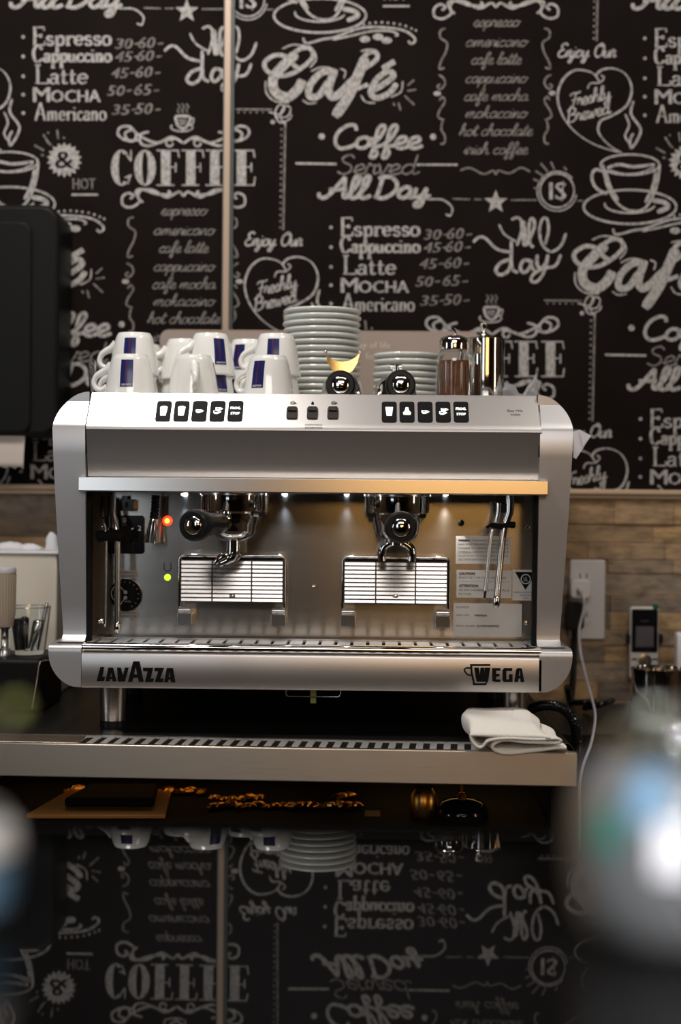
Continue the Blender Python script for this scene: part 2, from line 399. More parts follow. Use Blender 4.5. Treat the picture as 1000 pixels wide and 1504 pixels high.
ROMAN = {   # upright letters; the pen is broad, so uprights come out thick
 'E': (58, [[(12,0),(12,100)], [(4,98),(52,98),(52,80)], [(12,52),(38,52)], [(38,62),(38,42)], [(4,2),(54,2),(55,22)]]),
 'L': (54, [[(14,0),(14,100)], [(4,98),(26,98)], [(4,2),(52,2),(53,26)]]),
 'A': (66, [[(4,0),(32,100)], [(34,100),(58,0)], [(14,36),(48,36)], [(-2,2),(14,2)], [(48,2),(68,2)]]),
 'a': (42, [[(8,40),(20,50),(32,42),(32,8),(40,1)], [(32,30),(12,26),(6,10),(18,0),(32,10)]]),
 'c': (38, [[(34,40),(22,50),(8,36),(7,14),(20,1),(36,10)]]),
 'e': (42, [[(8,28),(36,28),(32,44),(21,50),(8,38),(7,14),(20,1),(36,10)]]),
 'i': (24, [[(12,0),(12,48)], [(4,47),(12,48)], [(4,1),(21,1)], [(12,66),(12,72)]]),
 'm': (70, [[(12,0),(12,48)], [(12,36),(24,49),(34,40),(34,0)], [(34,36),(46,49),(56,40),(56,0)], [(4,47),(12,48)], [(4,1),(20,1)], [(27,1),(42,1)], [(48,1),(64,1)]]),
 'n': (48, [[(12,0),(12,48)], [(12,36),(24,49),(35,40),(35,0)], [(4,47),(12,48)], [(4,1),(20,1)], [(28,1),(43,1)]]),
 'o': (44, [[(22,50),(8,40),(7,12),(22,0),(37,12),(36,40),(22,50)]]),
 'p': (46, [[(12,-36),(12,48)], [(12,36),(26,50),(38,40),(38,12),(26,0),(12,10)], [(4,47),(12,48)], [(4,-36),(21,-36)]]),
 'r': (38, [[(12,0),(12,48)], [(12,32),(22,48),(34,46),(34,40)], [(4,47),(12,48)], [(4,1),(22,1)]]),
 's': (38, [[(32,40),(20,50),(8,40),(14,28),(30,20),(30,6),(18,0),(6,10)]]),
 't': (32, [[(14,72),(14,10),(20,1),(30,6)], [(3,48),(28,48)]]),
 'u': (48, [[(10,48),(10,10),(20,1),(34,12)], [(35,48),(35,0)], [(3,47),(10,48)], [(35,1),(44,1)]]),
 'C': (60, [[(54,74),(40,98),(18,90),(8,56),(16,10),(36,1),(56,20)]]),
 ' ': (26, []),
}
CHALK = []            # (list of 2-D quads/polygons in photo pixels at the pattern's home place, slot)
LIFT = [0]
def px_ribbon(pts, w, slot=0, c=1.0, nib=0, n=4, smooth=True):
    P = spl(pts, n) if smooth else [tuple(p) for p in pts]
    N = len(P); L = []; R = []
    for i in range(N):
        a = P[max(i - 1, 0)]; b2 = P[min(i + 1, N - 1)]
        dx, dy = b2[0] - a[0], b2[1] - a[1]; q = math.hypot(dx, dy) or 1e-9
        ww = w * (c + (1 - c) * abs(math.sin(math.atan2(dy, dx) - nib))) / 2
        if i in (0, N - 1) and N > 2: ww *= .7
        L.append((P[i][0] - dy / q * ww, P[i][1] + dx / q * ww)); R.append((P[i][0] + dy / q * ww, P[i][1] - dx / q * ww))
    for i in range(N - 1):
        CHALK.append(([L[i], L[i + 1], R[i + 1], R[i]], slot))
def px_poly(P, slot=0): CHALK.append((list(P), slot))
def write(body, x0, x1, base, xh, font, w, slant=.25, c=1.0, nib=0, slot=0, tilt=0, caps=None):
    """letter a word so that it fills x0..x1 on the given baseline (photo pixels)"""
    adv = sum(font[ch][0] for ch in body); k = (x1 - x0) / adv; ky = xh / 50; x = x0
    for ch in body:
        wd, st = font[ch]
        for s in st:
            pts = []
            for gx, gy in s:
                X = x + gx * k + slant * (gy - 25) * ky; Y = base - gy * ky
                if tilt: X, Y = x0 + (X - x0) * math.cos(tilt) - (Y - base) * math.sin(tilt), base + (X - x0) * math.sin(tilt) + (Y - base) * math.cos(tilt)
                pts.append((X, Y))
            px_ribbon(pts, w, slot, c, nib, smooth=len(pts) > 2 and font is SCRIPT or len(pts) > 3)
        x += wd * k
def plain(body, x0, x1, base, cap, slot=0, bold=0, slant=0):
    vs, fs = text_mesh(body); a = min(v[0] for v in vs); b2 = max(v[0] for v in vs); k = (x1 - x0) / (b2 - a); ky = cap / .69
    for dx in ([0] if not bold else (-bold, 0, bold)):
        for f in fs: px_poly([(x0 + (vs[i][0] - a) * k + dx + slant * vs[i][1] * ky, base - vs[i][1] * ky) for i in f], slot)
def dots(pts, r, slot=0):
    for x, y in pts: px_poly([(x + r * math.cos(t * PI / 3), y + r * math.sin(t * PI / 3)) for t in range(6)], slot)
def arc(cx, cy, rx, ry, a0, a1, n=14): return [(cx + rx * math.cos(math.radians(a0 + (a1 - a0) * i / n)), cy + ry * math.sin(math.radians(a0 + (a1 - a0) * i / n))) for i in range(n + 1)]
def star(cx, cy, r, slot=0):
    px_poly([(cx + (r if i % 2 == 0 else r * .42) * math.sin(i * PI / 5), cy - (r if i % 2 == 0 else r * .42) * math.cos(i * PI / 5)) for i in range(10)], slot)
def crop(ox, oy, k, pts): return [(ox + x / k, oy + y / k) for x, y in pts]
def mirror(pts, cx): return [(2 * cx - x, y) for x, y in pts]
T_ = 1                                                      # thin chalk slot
# 1 the price list
write('Espresso', 499, 617, 346.5, 13.5, ROMAN, 4.6, 0, .45)
for dx in (-.7, .7): write('Cappuccino', 499 + dx, 617 + dx, 371, 12, ROMAN, 3.3, 0, .6)
write('Latte', 502, 582, 403, 14, ROMAN, 4.2, 0, .45)
plain('M', 501, 525, 430, 22, 0, .8); plain('OCHA', 527, 600, 430, 17.5, 0, .8)
write('Americano', 503, 609, 457, 13, ROMAN, 3.4, 0, .35)
for y in (334, 363, 392, 419, 446): dots([(486, y)], 2.8)
def prices(t1, t2, y, xa, xb):
    plain(t1, xa, xa + 24, y + 8, 15, T_, .5, .25); px_ribbon([(xa + 29, y + 1), (xa + 36, y)], 2.2, T_, smooth=False)
    plain(t2, xb, xb + 24, y + 7, 16, T_, .5, .25); px_ribbon([(xb + 30, y + 1), (xb + 38, y)], 2.2, T_, smooth=False)
prices('30', '60', 344, 622, 655); prices('45', '60', 363, 621, 653); prices('45', '60', 387, 615, 651)
prices('50', '65', 413, 610, 649); prices('35', '50', 441, 617, 651)
# 2 "All day"
A6 = lambda p: crop(670, 280, 3.03, p)
px_ribbon(A6([(75,230),(100,208),(130,212),(180,260),(245,275)]), 4.2)
px_ribbon(A6([(190,150),(215,195),(270,230)]), 3)
px_ribbon(A6([(245,130),(275,120),(295,150),(285,200),(270,245)]), 4); px_ribbon(A6([(295,135),(300,190),(308,248)]), 8.5)
px_ribbon(A6([(312,245),(345,170),(345,130),(330,130),(322,180),(330,240),(345,250)]), 4.6)
px_ribbon(A6([(395,240),(410,180),(405,130),(385,125),(370,170),(380,235),(420,272),(465,245),(488,190)]), 4)
px_ribbon(A6([(245,305),(200,320),(175,355),(200,375),(240,340),(245,225)]), 5); px_ribbon(A6([(245,300),(250,350),(275,365)]), 4.5)
px_ribbon(A6([(335,315),(300,310),(285,345),(300,365),(325,345),(335,310)]), 5); px_ribbon(A6([(335,310),(338,345),(355,360)]), 4.5)
px_ribbon(A6([(360,285),(360,330),(378,345),(400,320),(408,285)]), 5); px_ribbon(A6([(408,285),(395,350),(365,400),(335,405),(340,375),(390,345),(440,335),(465,285)]), 4.4)
# 3 the star on its line
star(728, 297, 18); px_ribbon([(664, 292), (690, 293)], 2.2, T_, smooth=False); px_ribbon([(696, 293), (708, 293)], 2.2, T_, smooth=False)
px_ribbon([(750, 294), (788, 294)], 2.4, T_, smooth=False); px_ribbon([(846, 295), (856, 295)], 2, T_, smooth=False)
# 4 the coin badge
px_ribbon(arc(818, 280, 25, 25, 0, 360, 22), 2.4); px_ribbon(arc(818, 281, 29, 29, 10, 320, 22), 2)
plain('IS', 807, 831, 293, 25, 0, .6); px_ribbon([(827, 266), (825, 296)], 1.6)
for a, q in (((794,240),(804,252)), ((786,251),(797,258)), ((783,263),(790,266)), ((809,238),(814,249)), ((828,245),(832,250)), ((784,276),(788,277))): px_ribbon([a, q], 2.6, T_, smooth=False)
# 5 the big brush-lettered word
C2 = lambda p: crop(320, 0, 2.857, p)
px_ribbon(C2([(345,290),(320,275),(290,240),(240,232),(195,265),(215,305),(280,318),(345,290),(398,240),(385,203),(340,208),(305,240)]), 6.5)
px_ribbon(C2([(330,225),(275,275),(232,330),(240,385),(290,408),(335,375),(355,335)]), 14)
px_ribbon(C2([(480,295),(430,308),(385,360),(385,405),(425,400),(465,340)]), 10); px_ribbon(C2([(492,290),(465,370),(480,408),(520,385),(560,340)]), 11.5)
px_ribbon(C2([(545,350),(600,300),(665,250),(660,218),(625,225),(600,265)]), 7); px_ribbon(C2([(620,240),(590,310),(550,400),(490,490)]), 15)
px_ribbon(C2([(585,372),(630,355)]), 6, smooth=False)
px_ribbon(C2([(640,385),(700,350),(738,318),(712,300),(665,335),(640,385),(665,412),(720,390),(750,350)]), 8.5)
px_ribbon(C2([(690,288),(742,258)]), 8, smooth=False)
for s in ([(200,340),(203,390),(240,425),(300,430)], [(405,215),(412,250),(385,285)], [(270,205),(315,188),(375,195)], [(390,300),(430,283),(470,285)], [(512,288),(535,300),(528,330)], [(355,420),(380,435),(415,430)], [(600,215),(640,208),(675,222)], [(600,400),(620,428),(660,432)], [(775,340),(768,385),(725,408)]): px_ribbon(C2(s), 2.4)
for a, q in (((795,382),(832,376)), ((795,360),(822,336)), ((783,402),(824,440)), ((757,430),(766,464)), ((735,432),(742,444))): px_ribbon(C2([a, q]), 2.6, T_, smooth=False)
# 6 the dotted flourish
px_ribbon(C2([(358,158),(372,182),(440,165),(495,155),(600,118),(700,116),(785,130),(828,165),(812,184),(798,172)]), 3.6)
px_ribbon(C2([(480,168),(560,150),(640,132),(720,130),(755,145),(742,152)]), 3)
dots(C2([(612,103),(637,98),(662,95),(688,94),(713,96),(738,99),(764,103),(788,110),(812,120),(830,128)]), 2)
for p in C2([(616,165),(672,155),(708,170)]): px_poly(arc(p[0], p[1], 8, 5, 0, 360, 10)[:-1])
# 7 the drawn cup and saucer
C3 = lambda p: crop(650, 0, 2.857, p)
px_ribbon([(925 + 43 * math.cos(t), 242 + 15 * math.sin(t)) for t in [i * PI / 12 for i in range(25)]], 3)
px_ribbon(C3([(690,705),(740,690),(800,700),(890,690)]), 4.5); px_ribbon(C3([(695,712),(760,730),(830,725),(890,700)]), 2.4)
px_ribbon(C3([(672,690),(690,780),(735,855),(790,885),(850,872),(895,790),(912,690)]), 3.6)
px_ribbon(C3([(683,715),(700,780),(735,840)]), 5); px_ribbon(C3([(895,720),(880,790),(850,850)]), 5)
px_ribbon(C3([(675,720),(640,712),(625,745),(645,790),(690,815)]), 4.4)
px_ribbon(arc(925, 304, 68, 25, -150, 210, 30), 3.4); px_ribbon(arc(925, 300, 37, 13, 10, 190, 14), 3); px_ribbon(C3([(880,840),(930,850),(945,870),(900,890)]), 7)
px_ribbon(C3([(800,425),(790,480),(830,540),(815,590),(790,625)]), 3.8); px_ribbon(C3([(765,480),(782,525),(765,570),(782,600)]), 3.2); px_ribbon(C3([(800,560),(785,590),(790,625)]), 4)
# 8 coffee served all day
write('Coffee', 489, 618, 218, 17, SCRIPT, 5.4, .22)
write('Served', 496, 612, 256, 14.5, SCRIPT, 2.7, .2, 1, 0, T_)
write('All', 474, 540, 291, 16, SCRIPT, 6, .22); write('Day', 550, 628, 291, 16, SCRIPT, 6, .22)
px_ribbon(C2([(880,838),(940,838),(982,870),(975,905),(955,898)]), 2.8)
px_ribbon([(434, 240), (494, 241)], 3.4, smooth=False); px_ribbon([(612, 242), (672, 242)], 3, smooth=False)
dots([(472.5, 200.5), (636, 201)], 5)
# 9 the dotted border with its corner curl
px_ribbon([(345, 160.5), (400, 161)], 2.6, T_, smooth=False); px_ribbon([(419, 180), (416, 338)], 2.8, T_, smooth=False)
dots([(350 + 9 * i, 165) for i in range(6)], 1.6, T_); dots([(413.5 - .012 * 9 * i, 190 + 9 * i) for i in range(17)], 1.9, T_)
for s in ([(215,470),(260,480),(280,450),(258,440),(240,475),(260,515),(300,500),(310,480)], [(240,490),(290,490),(305,455),(280,445),(262,490),(285,525)]): px_ribbon(C2(s), 2.4)
dots(C2([(230,512)]), 3.6)
# 10 the fat-face word between scrolls
def fat(ch, x, w, y0=220, y1=273):
    h = y1 - y0
    if ch in 'CO':
        cx, cy = x + w / 2, (y0 + y1) / 2; n = 20
        for i in range(n):
            a, a2 = 2 * PI * i / n, 2 * PI * (i + 1) / n
            if ch == 'C' and (math.cos((a + a2) / 2) > .62): continue
            px_poly([(cx + w * .5 * math.cos(a), cy + h * .5 * math.sin(a)), (cx + w * .5 * math.cos(a2), cy + h * .5 * math.sin(a2)), (cx + w * .14 * math.cos(a2), cy + h * .46 * math.sin(a2)), (cx + w * .14 * math.cos(a), cy + h * .46 * math.sin(a))])
        if ch == 'C':
            px_ribbon([(x + w * .72, y0 + h * .12), (x + w * .94, y0 + h * .30)], 2.6, smooth=False); px_ribbon([(x + w * .95, y0), (x + w * .95, y0 + h * .32)], 2, smooth=False); px_ribbon([(x + w * .66, y0 + h * .78), (x + w * .98, y0 + h * .7)], 2, smooth=False); px_ribbon([(x + w * .92, y0 + h * .7), (x + w * .8, y0 + h * .95)], 2.6, smooth=False)
    else:
        px_poly([(x + w * .2, y0), (x + w * .62, y0), (x + w * .62, y1), (x + w * .2, y1)])
        px_ribbon([(x, y0 + 1), (x + w * .95, y0 + 1)], 2, smooth=False); px_ribbon([(x, y1 - 1), (x + w * (.98 if ch == 'E' else .8), y1 - 1)], 2, smooth=False)
        px_ribbon([(x + w * .94, y0), (x + w, y0 + h * .22)], 2.2, smooth=False); px_ribbon([(x + w * .62, y0 + h * .48), (x + w * .85, y0 + h * .48)], 2, smooth=False); px_ribbon([(x + w * .85, y0 + h * .36), (x + w * .85, y0 + h * .62)], 2.2, smooth=False)
        if ch == 'E': px_ribbon([(x + w * .96, y1), (x + w * 1.02, y1 - h * .25)], 2.2, smooth=False)
for ch, x, w in (('C', 163, 31), ('O', 197, 32), ('F', 230, 33), ('F', 267, 32), ('E', 302, 33), ('E', 341, 33)): fat(ch, x, w)
C1 = lambda p: crop(0, 0, 2.857, p)
top1 = [(590,585),(540,590),(525,560),(555,545),(572,565),(560,592),(520,585),(495,562),(505,535),(545,532),(585,570),(660,600),(720,575),(770,602)]
top2 = [(625,553),(590,565),(590,600),(625,612),(690,590),(740,580)]
bot1 = [(545,835),(560,822),(540,810),(515,825),(515,860),(550,870),(585,845),(570,805),(600,795),(660,815),(715,815),(705,800)]
bot2 = [(600,850),(580,830),(590,800),(640,798),(700,828),(750,805),(770,825)]
for s in (top1, top2, bot1, bot2):
    px_ribbon(C1(s), 3.8); px_ribbon(mirror(C1(s), 269.5), 3.8)
px_ribbon(arc(249, 210, 5, 5, 0, 330, 10), 3); px_ribbon(arc(290, 210, 5, 5, 0, 330, 10), 3)
px_ribbon(C1([(735,490),(745,525),(770,540),(790,520),(795,490),(735,488)]), 4); px_ribbon(C1([(795,500),(812,498),(808,520),(790,525)]), 2.4); px_ribbon(arc(267, 187, 16, 6, -30, 210, 14), 2.4)
for i in range(3): px_ribbon(C1([(745 + 18 * i,435),(755 + 18 * i,450),(745 + 18 * i,462),(752 + 18 * i,474)]), 2, T_)
px_poly(C1([(745,500),(785,500),(775,525),(755,525)]), T_)
# 11 the handwritten list between curly uprights
for (t, w), y in zip((('espresso', 66), ('americano', 88), ('cafe latte', 72), ('cappuccino', 88), ('cafe mocha', 92), ('mokaccino', 88), ('hot chocolate', 106), ('irish coffee', 92)), (316, 345, 371, 398, 424, 449, 475, 502)):
    write(t, 270 - w / 2, 270 + w / 2, y, 8.6, SCRIPT, 1.8, .35, 1, 0, T_)
C4 = lambda p: crop(60, 280, 3.333, p)
side = ([(455,130),(430,140),(430,175),(462,200),(455,245),(432,290),(425,325),(450,320)], [(420,355),(445,370),(452,400),(430,425),(415,410),(430,400)], [(425,480),(440,462),(452,485),(425,530),(420,560),(450,575)], [(440,580),(435,620),(452,650),(450,685),(430,690)])
for s in side:
    px_ribbon(C4(s), 2.8, T_); px_ribbon(mirror(C4(s), 268), 2.8, T_)
for x in (184.5, 351.5): px_poly(arc(x, 413.5, 5.5, 3.6, 0, 360, 10)[:-1])
px_ribbon([(218,526),(232,522),(252,531),(266,526),(270,532),(274,526),(290,530),(306,522),(320,528)], 2.6, T_)
# 12 "Enjoy Our" over the heart
C5 = lambda p: crop(330, 280, 2.7027, p)
write('Enjoy', 360, 404, 361, 10, SCRIPT, 2.9, .3); write('Our', 412, 443, 361, 10, SCRIPT, 2.9, .3)
H3 = lambda p: [(x - 457, y + 276) for x, y in C3(p)]
px_ribbon(H3([(600,375),(612,352),(648,350),(668,330),(655,318)]), 2.4)
px_ribbon(H3([(648,345),(628,315),(590,299),(540,300),(495,340),(475,410),(498,490),(555,560),(640,612),(745,642)]), 3.6, 0, .45, .6)
px_ribbon(H3([(632,325),(655,298),(705,290),(758,315),(783,375),(762,445),(695,490),(655,508),(645,555),(690,610),(745,642)]), 3.6, 0, .45, .6)
write('Freshly', 378, 438, 434.5, 10, SCRIPT, 2.4, .3, 1, 0, 0, math.radians(-13)); write('Brewed', 374, 438, 457, 10, SCRIPT, 2.5, .3, 1, 0, 0, math.radians(-13))
# 13 the spiky badge
px_poly([(94.5 + (26 if i % 2 else 20.5) * math.cos(i * PI / 18), 235 + (26 if i % 2 else 20.5) * math.sin(i * PI / 18)) for i in range(36)])
plain('&', 81, 108, 247, 25, 2, .5)
for a, q in (((182,565),(205,602)), ((205,555),(200,560)), ((240,545),(245,585)), ((145,610),(185,632)), ((172,650),(185,652)), ((265,575),(272,582)), ((205,600),(215,610))): px_ribbon(C1([a, q]), 2.8, T_, smooth=False)
plain('HOT', 107, 140, 278, 16, T_, .3); px_ribbon([(105, 286), (144, 286)], 3, smooth=False)

# stamp the pattern over the wallpaper (half-drop repeat)
s_ = (at(958, 60, YW) - at(45, 58, YW)).x
AX = s_ / 2; BZ = 554 * (YW + D) / F; AZ = BZ / 2
home = []
for poly, slot in CHALK:
    home.append(([(p.x, p.z) for p in (at(x, y, YW) for x, y in poly)], slot))
wall = MB()
XL, XR, ZT = -1.55, 1.55, 1.5
wall.box(-3.2, 3.2, YW, YW + .1, TRT - .004, 1.5, 0)
for i in range(-4, 5):
    for j in range(-6, 7):
        ox = i * AX; oz = -i * AZ + j * BZ; kk = 0
        for poly, slot in home:
            cx = poly[0][0] + ox; cz = poly[0][1] + oz
            if not (XL < cx < XR and TRT - .02 < cz < ZT - .02): continue
            if min(q[1] for q in poly) + oz < TRT: 
                poly = [(q[0], max(q[1], TRT - oz)) for q in poly]
            kk += 1; h = (.0004 if slot < 2 else .0013) + (kk % 60) * 1e-5
            vs = [(q[0] + ox, YW - h, q[1] + oz) for q in poly]
            ar = sum(poly[k][0] * poly[(k + 1) % len(poly)][1] - poly[(k + 1) % len(poly)][0] * poly[k][1] for k in range(len(poly)))
            wall.add(vs if ar > 0 else vs[::-1], [tuple(range(len(poly)))], (1, 2, 0)[slot])
wall.build('wall_back', ['board', 'chalk', 'chalk_thin'], kind='structure', smooth=0)

# the upright metal strip, the ledge trim and the stone ledger tiles below it
pa, pb = at(334, 230, YW), None
b = MB(); b.box(pa.x - .0062, pa.x + .0062, YW - .012, YW - .001, TRT, 1.5, 0); b.box(pa.x - .0085, pa.x - .0062, YW - .007, YW - .001, TRT, 1.5, 1); b.box(pa.x + .0062, pa.x + .0125, YW - .007, YW - .001, TRT, 1.5, 1)
b.build('trim_1', ['pole', 'pole_dark'], kind='structure', bevel=.001)
b = MB(); b.box(-3.2, 3.2, YW - .018, YW + .09, TRB + .004, TRT, 0); b.box(-3.2, 3.2, YW - .012, YW + .09, TRB - .004, TRB + .004, 0)
b.build('trim_2', 'trim', kind='structure', bevel=.0025)
b = MB(); b.box(-3.2, 3.2, YW + .012, YW + .1, -1.25, TRB - .004, 0)
rows = [at(920, y, YW).z for y in (731, 770, 797, 822, 842, 876, 898, 925, 948, 972, 1000, 1030, 1062, 1100)]
rs = random.Random(11)
for k in range(len(rows) - 1):
    x = -1.3 + rs.random() * .2
    while x < 1.3:
        w = rs.uniform(.10, .34); pr = rs.uniform(.0, .005)
        b.box(x, x + w - .0004, YW - .001 - pr, YW + .02, rows[k + 1] + .0003, rows[k] - .0003); x += w
b.build('wall_stone', ['stone'], kind='structure', bevel=.0009)

# ------------------------------------------------------------------ worktop, stainless drip edge
SILL = atz(0, 1091, ZC), atz(848, 1106, ZC)
dSill = (SILL[1] - SILL[0]) / (SILL[1].x - SILL[0].x)
def sill(x, back=0, z=0): p = SILL[0] + dSill * (x - SILL[0].x); return Vector((x, p.y + back, ZC + z))
XE = SILL[1].x                                             # right end of the steel edge
XW = -1.0
b = MB()
LIPH = .047
def slab(b, x0, x1, b0, b1, z0, z1, m=0):
    P = [sill(x0, b0, z1), sill(x1, b0, z1), sill(x1, b1, z1), sill(x0, b1, z1)]; Q = [p + Vector((0, 0, z0 - z1)) for p in P]
    b.add(P + Q, [(0, 1, 2, 3), (7, 6, 5, 4), (0, 4, 5, 1), (1, 5, 6, 2), (2, 6, 7, 3), (3, 7, 4, 0)], m)
root = empty('steel_worktop_edge', sill(0, .05, -LIPH), 'long brushed stainless steel edge along the front of the worktop with a slotted drain strip', 'worktop edge')
slab(b, XW, XE, 0, .012, -LIPH, 0); slab(b, XW, XE, .012, .075, -.006, -.003); slab(b, XW, XE, .070, .080, -LIPH, 0); slab(b, XE - .012, XE, .012, .075, -LIPH, 0)
gx0 = atz(122, 1086, ZC).x; gx1 = atz(700, 1096, ZC).x
slab(b, XW, gx0, .012, .072, -.003, 0); slab(b, gx1, XE, .012, .072, -.003, 0)
b.build('drain_channel', 'counter_steel', root, bevel=.0018)
b = MB(); n = 29; pitch = (gx1 - gx0) / n
for i in range(n):
    x = gx0 + i * pitch; P = [sill(x + pitch * .5, .013), sill(x + pitch * 1.0, .013), sill(x + pitch * 1.0 + .004, .068), sill(x + pitch * .5 + .004, .068)]
    Q = [p + Vector((0, 0, -.002)) for p in P]
    b.add(P + Q, [(0, 1, 2, 3), (7, 6, 5, 4), (0, 4, 5, 1), (1, 5, 6, 2), (2, 6, 7, 3), (3, 7, 4, 0)])
slab(b, gx0, gx1, .066, .071, -.002, 0)
b.build('drain_grille', 'bars', root)
b = MB(); slab(b, gx0, gx1, .012, .070, -.0028, -.0024); b.build('drain_floor', 'black_matte', root)
b = MB()
P = [sill(XW, .081, 0), sill(XE, .081, 0), Vector((XE, .50, ZC)), Vector((XW, .50, ZC))]
Q = [p + Vector((0, 0, -.03)) for p in P]
b.add(P + Q, [(0, 1, 2, 3), (7, 6, 5, 4), (0, 4, 5, 1), (1, 5, 6, 2), (2, 6, 7, 3), (3, 7, 4, 0)])
w_ = tag(b.build('worktop', 'worktop', bevel=.002), 'black worktop slab under the espresso machine', 'worktop')
# lower side counter to the right, carrying the pitcher
ZS = ZC - .030
b = MB(); b.box(XE + .004, 1.2, .22, .568, ZS - .03, ZS); sc_ = b.build('side_counter', 'worktop', bevel=.002); b = MB(); b.box(XE + .006, 1.2, .24, .56, -1.24, ZS - .03); b.build('cabinet_body', 'cabinet', sc_); tag(sc_, 'dark side counter to the right of the steel edge, under the pitcher', 'counter')
# cabinet below
b = MB()
zl = ZC - LIPH
b.box(XW, XE, -.02, .46, -1.24, -.80); b.box(XW, XE, .44, .46, -.80, ZC - .032); b.box(XE - .02, XE, .0, .46, -.80, ZC - .05); b.box(XW, XE, -.03, .0, zl - .012, zl + .010)
cab = tag(b.build('under_counter_cabinet', 'cabinet'), 'dark open cabinet under the steel worktop edge', 'cabinet')
ZSH = at(150, 1203, .0).z
b = MB(); b.box(XW, XE - .021, -.01, .44, ZSH - .022, ZSH - .002); b.build('shelf', 'black_matte', cab)
light('cabinet_lamp', 'AREA', (-.35, .22, ZC - .036), .06, (1, .52, .16), .5, .06, target=(-.35, .2, -1))
light('cabinet_lamp', 'AREA', (.15, .25, ZC - .036), .05, (1, .55, .18), .3, .06, target=(.15, .2, -1))

# ------------------------------------------------------------------ the espresso machine
XOL, XOR = Xp(76.5, 640), Xp(842, 640); XSL, XSR = Xp(125, 640), Xp(797, 640)
zt = Zp(578.5, .045); zk = Zp(631, 0); zb = Zp(702, .012)
v0, v1 = Zp(703, -.004), Zp(725, -.012)
YP = .115
zp1 = Zp(938.5, YP); zr = Zp(948, -.008); zf0 = Zp(962, -.015); zf1 = Zp(1014.5, -.015)
YB = .50
XC = (XSL + XSR) / 2
mach = empty('espresso_machine', (XC, .25, ZC), 'large silver two-group espresso machine standing on the black worktop', 'espresso machine')
def slope(zz): return .045 * max(0, zz - zk) / (zt - zk) if zz > zk else .0
def mir(x): return XOL + XOR - x
# dark inner body
b = MB(); b.box(XSL + .002, XSR - .002, YP + .008, YB - .01, zf1 + .012, zt - .03); b.box(XSL + .002, XSR - .002, .055, YP + .02, zb + .004, zt - .03)
b.build('body', 'dark_body', mach)
# head panel (slanted top, crease, face below)
lv = []
zz = [zt - .0008, zt - .004] + [zk + (zt - zk) * i / 6 for i in (5, 4, 3, 2, 1)] + [zk + .004, zk + .0015, zk - .0015, zk - .005, (zk + zb) / 2, zb]
def headY(q):
    if q > zk + .003: return .045 * (q - zk) / (zt - zk)
    if q > zk - .003: return .0010 + (q - zk) / .003 * .0008 + .0006
    return .0012 + .016 * (zk - q) / (zk - zb)
for q in zz: lv.append((q, XSL + .0006, XSR - .0006, headY(q)))
lv = [(q, XSL + .0011, XSR - .0011, y) for q, a, c, y in lv]; b = MB(); b.zloft([(zt, XSL + .0011, XSR - .0011, .048)] + lv, .055)
head = b.build('head_panel', 'silver_brushed', mach, smooth=25)
# side cheeks
def cheek(side):
    def fx(x): return x if side < 0 else mir(x)
    lv = []
    n = 12
    for i in range(n + 1):
        t = PI / 2 * (1 - i / n); q = zk + (zt - zk) * math.sin(t); lv.append((q, XSL - (XSL - XOL) * math.cos(t), headY(q)))
    xb = Xp(92.5, 925, .02)
    for i in range(1, 9):
        q = zk - (zk - zp1 - .02) * i / 8; k = i / 8
        lv.append((q, XOL + (xb - XOL) * k ** 1.25, .0012 + .02 * k))
    for q, xx, y in ((zp1 + .012, xb, .020), (zp1 + .006, xb - .0005, .014), (zp1, xb - .002, .004), (zr + .001, xb - .0045, -.004)): lv.append((q, xx, y))
    L = [(q, xx, XSL - .0006, y) for q, xx, y in lv]
    if side > 0: L = [(q, mir(c), mir(a), y) for q, a, c, y in L]
    b = MB(); b.zloft(L, .034); L2 = []
    for q, a, c, y in L:
        if side < 0: L2.append((q, a, min(max(a + .003, XSL - .016), XSL - .016) if q < zb else c, .033))
        else: L2.append((q, max(min(c - .003, XSR + .016), XSR + .016) if q < zb else a, c, .033))
    b.zloft(L2, YB); ck = b.build('side_cheek', 'silver', mach, smooth=35)
    b = MB(); x0, x1 = sorted((fx(XSL - .0005), fx(XSL + .0010))); b.zloft([(q, x0, x1, y + .003) for q, a, c, y in L if q > zb] , .05); b.build('seam', 'black_matte', mach)
    # base corner
    lv = []
    zc0 = zr - .001; ry = zc0 - .012 - zf1
    for q, d, y in ((zc0, .001, .0), (zc0 - .0015, 0, -.008), (zc0 - .004, 0, -.0125), (zc0 - .008, 0, -.0148)): lv.append((q, XOL + d, y))
    for i in range(0, 13):
        t = PI / 2 * i / 12; lv.append((zc0 - .012 - ry * math.sin(t), XSL - (XSL - XOL) * math.cos(t), -.015 + (.004 if i == 12 else .0015 if i == 11 else 0)))
    L = [(q, xx, XSL - .0006, y) for q, xx, y in lv]
    if side > 0: L = [(q, mir(c), mir(a), y) for q, a, c, y in L]
    b = MB(); b.zloft(L, YB - .02); b.build('base_corner', 'silver', mach, smooth=35)
    # inner gasket strip beside the backsplash
    b = MB(); x0, x1 = sorted((fx(XSL + .0004), fx(XSL + .006))); b.box(x0, x1, .018, .034, zp1, zb); b.build('gasket', 'black_matte', mach)
    b = MB(); x0, x1 = sorted((fx(XSL - .0155), fx(XSL - .0140))); b.box(x0, x1, .036, YP, zp1, zb); b.build('inner_liner', 'panel_steel', mach)
cheek(-1); cheek(1)
# visor
b = MB(); xa, xb = Xp(115, 713, -.01), Xp(804.5, 716, -.01)
b.zloft([(v0, xa, xb, -.004), (v0 - .0012, xa, xb, -.0066), (v1 + .002, xa, xb, -.0074), (v1 + .0008, xa, xb, -.0070), (v1, xa, xb, -.0055)], .02)
b.box(XSL, XSR, .02, YP, v1 + .001, v1 + .003)
b.build('visor', 'visor', mach, smooth=6)
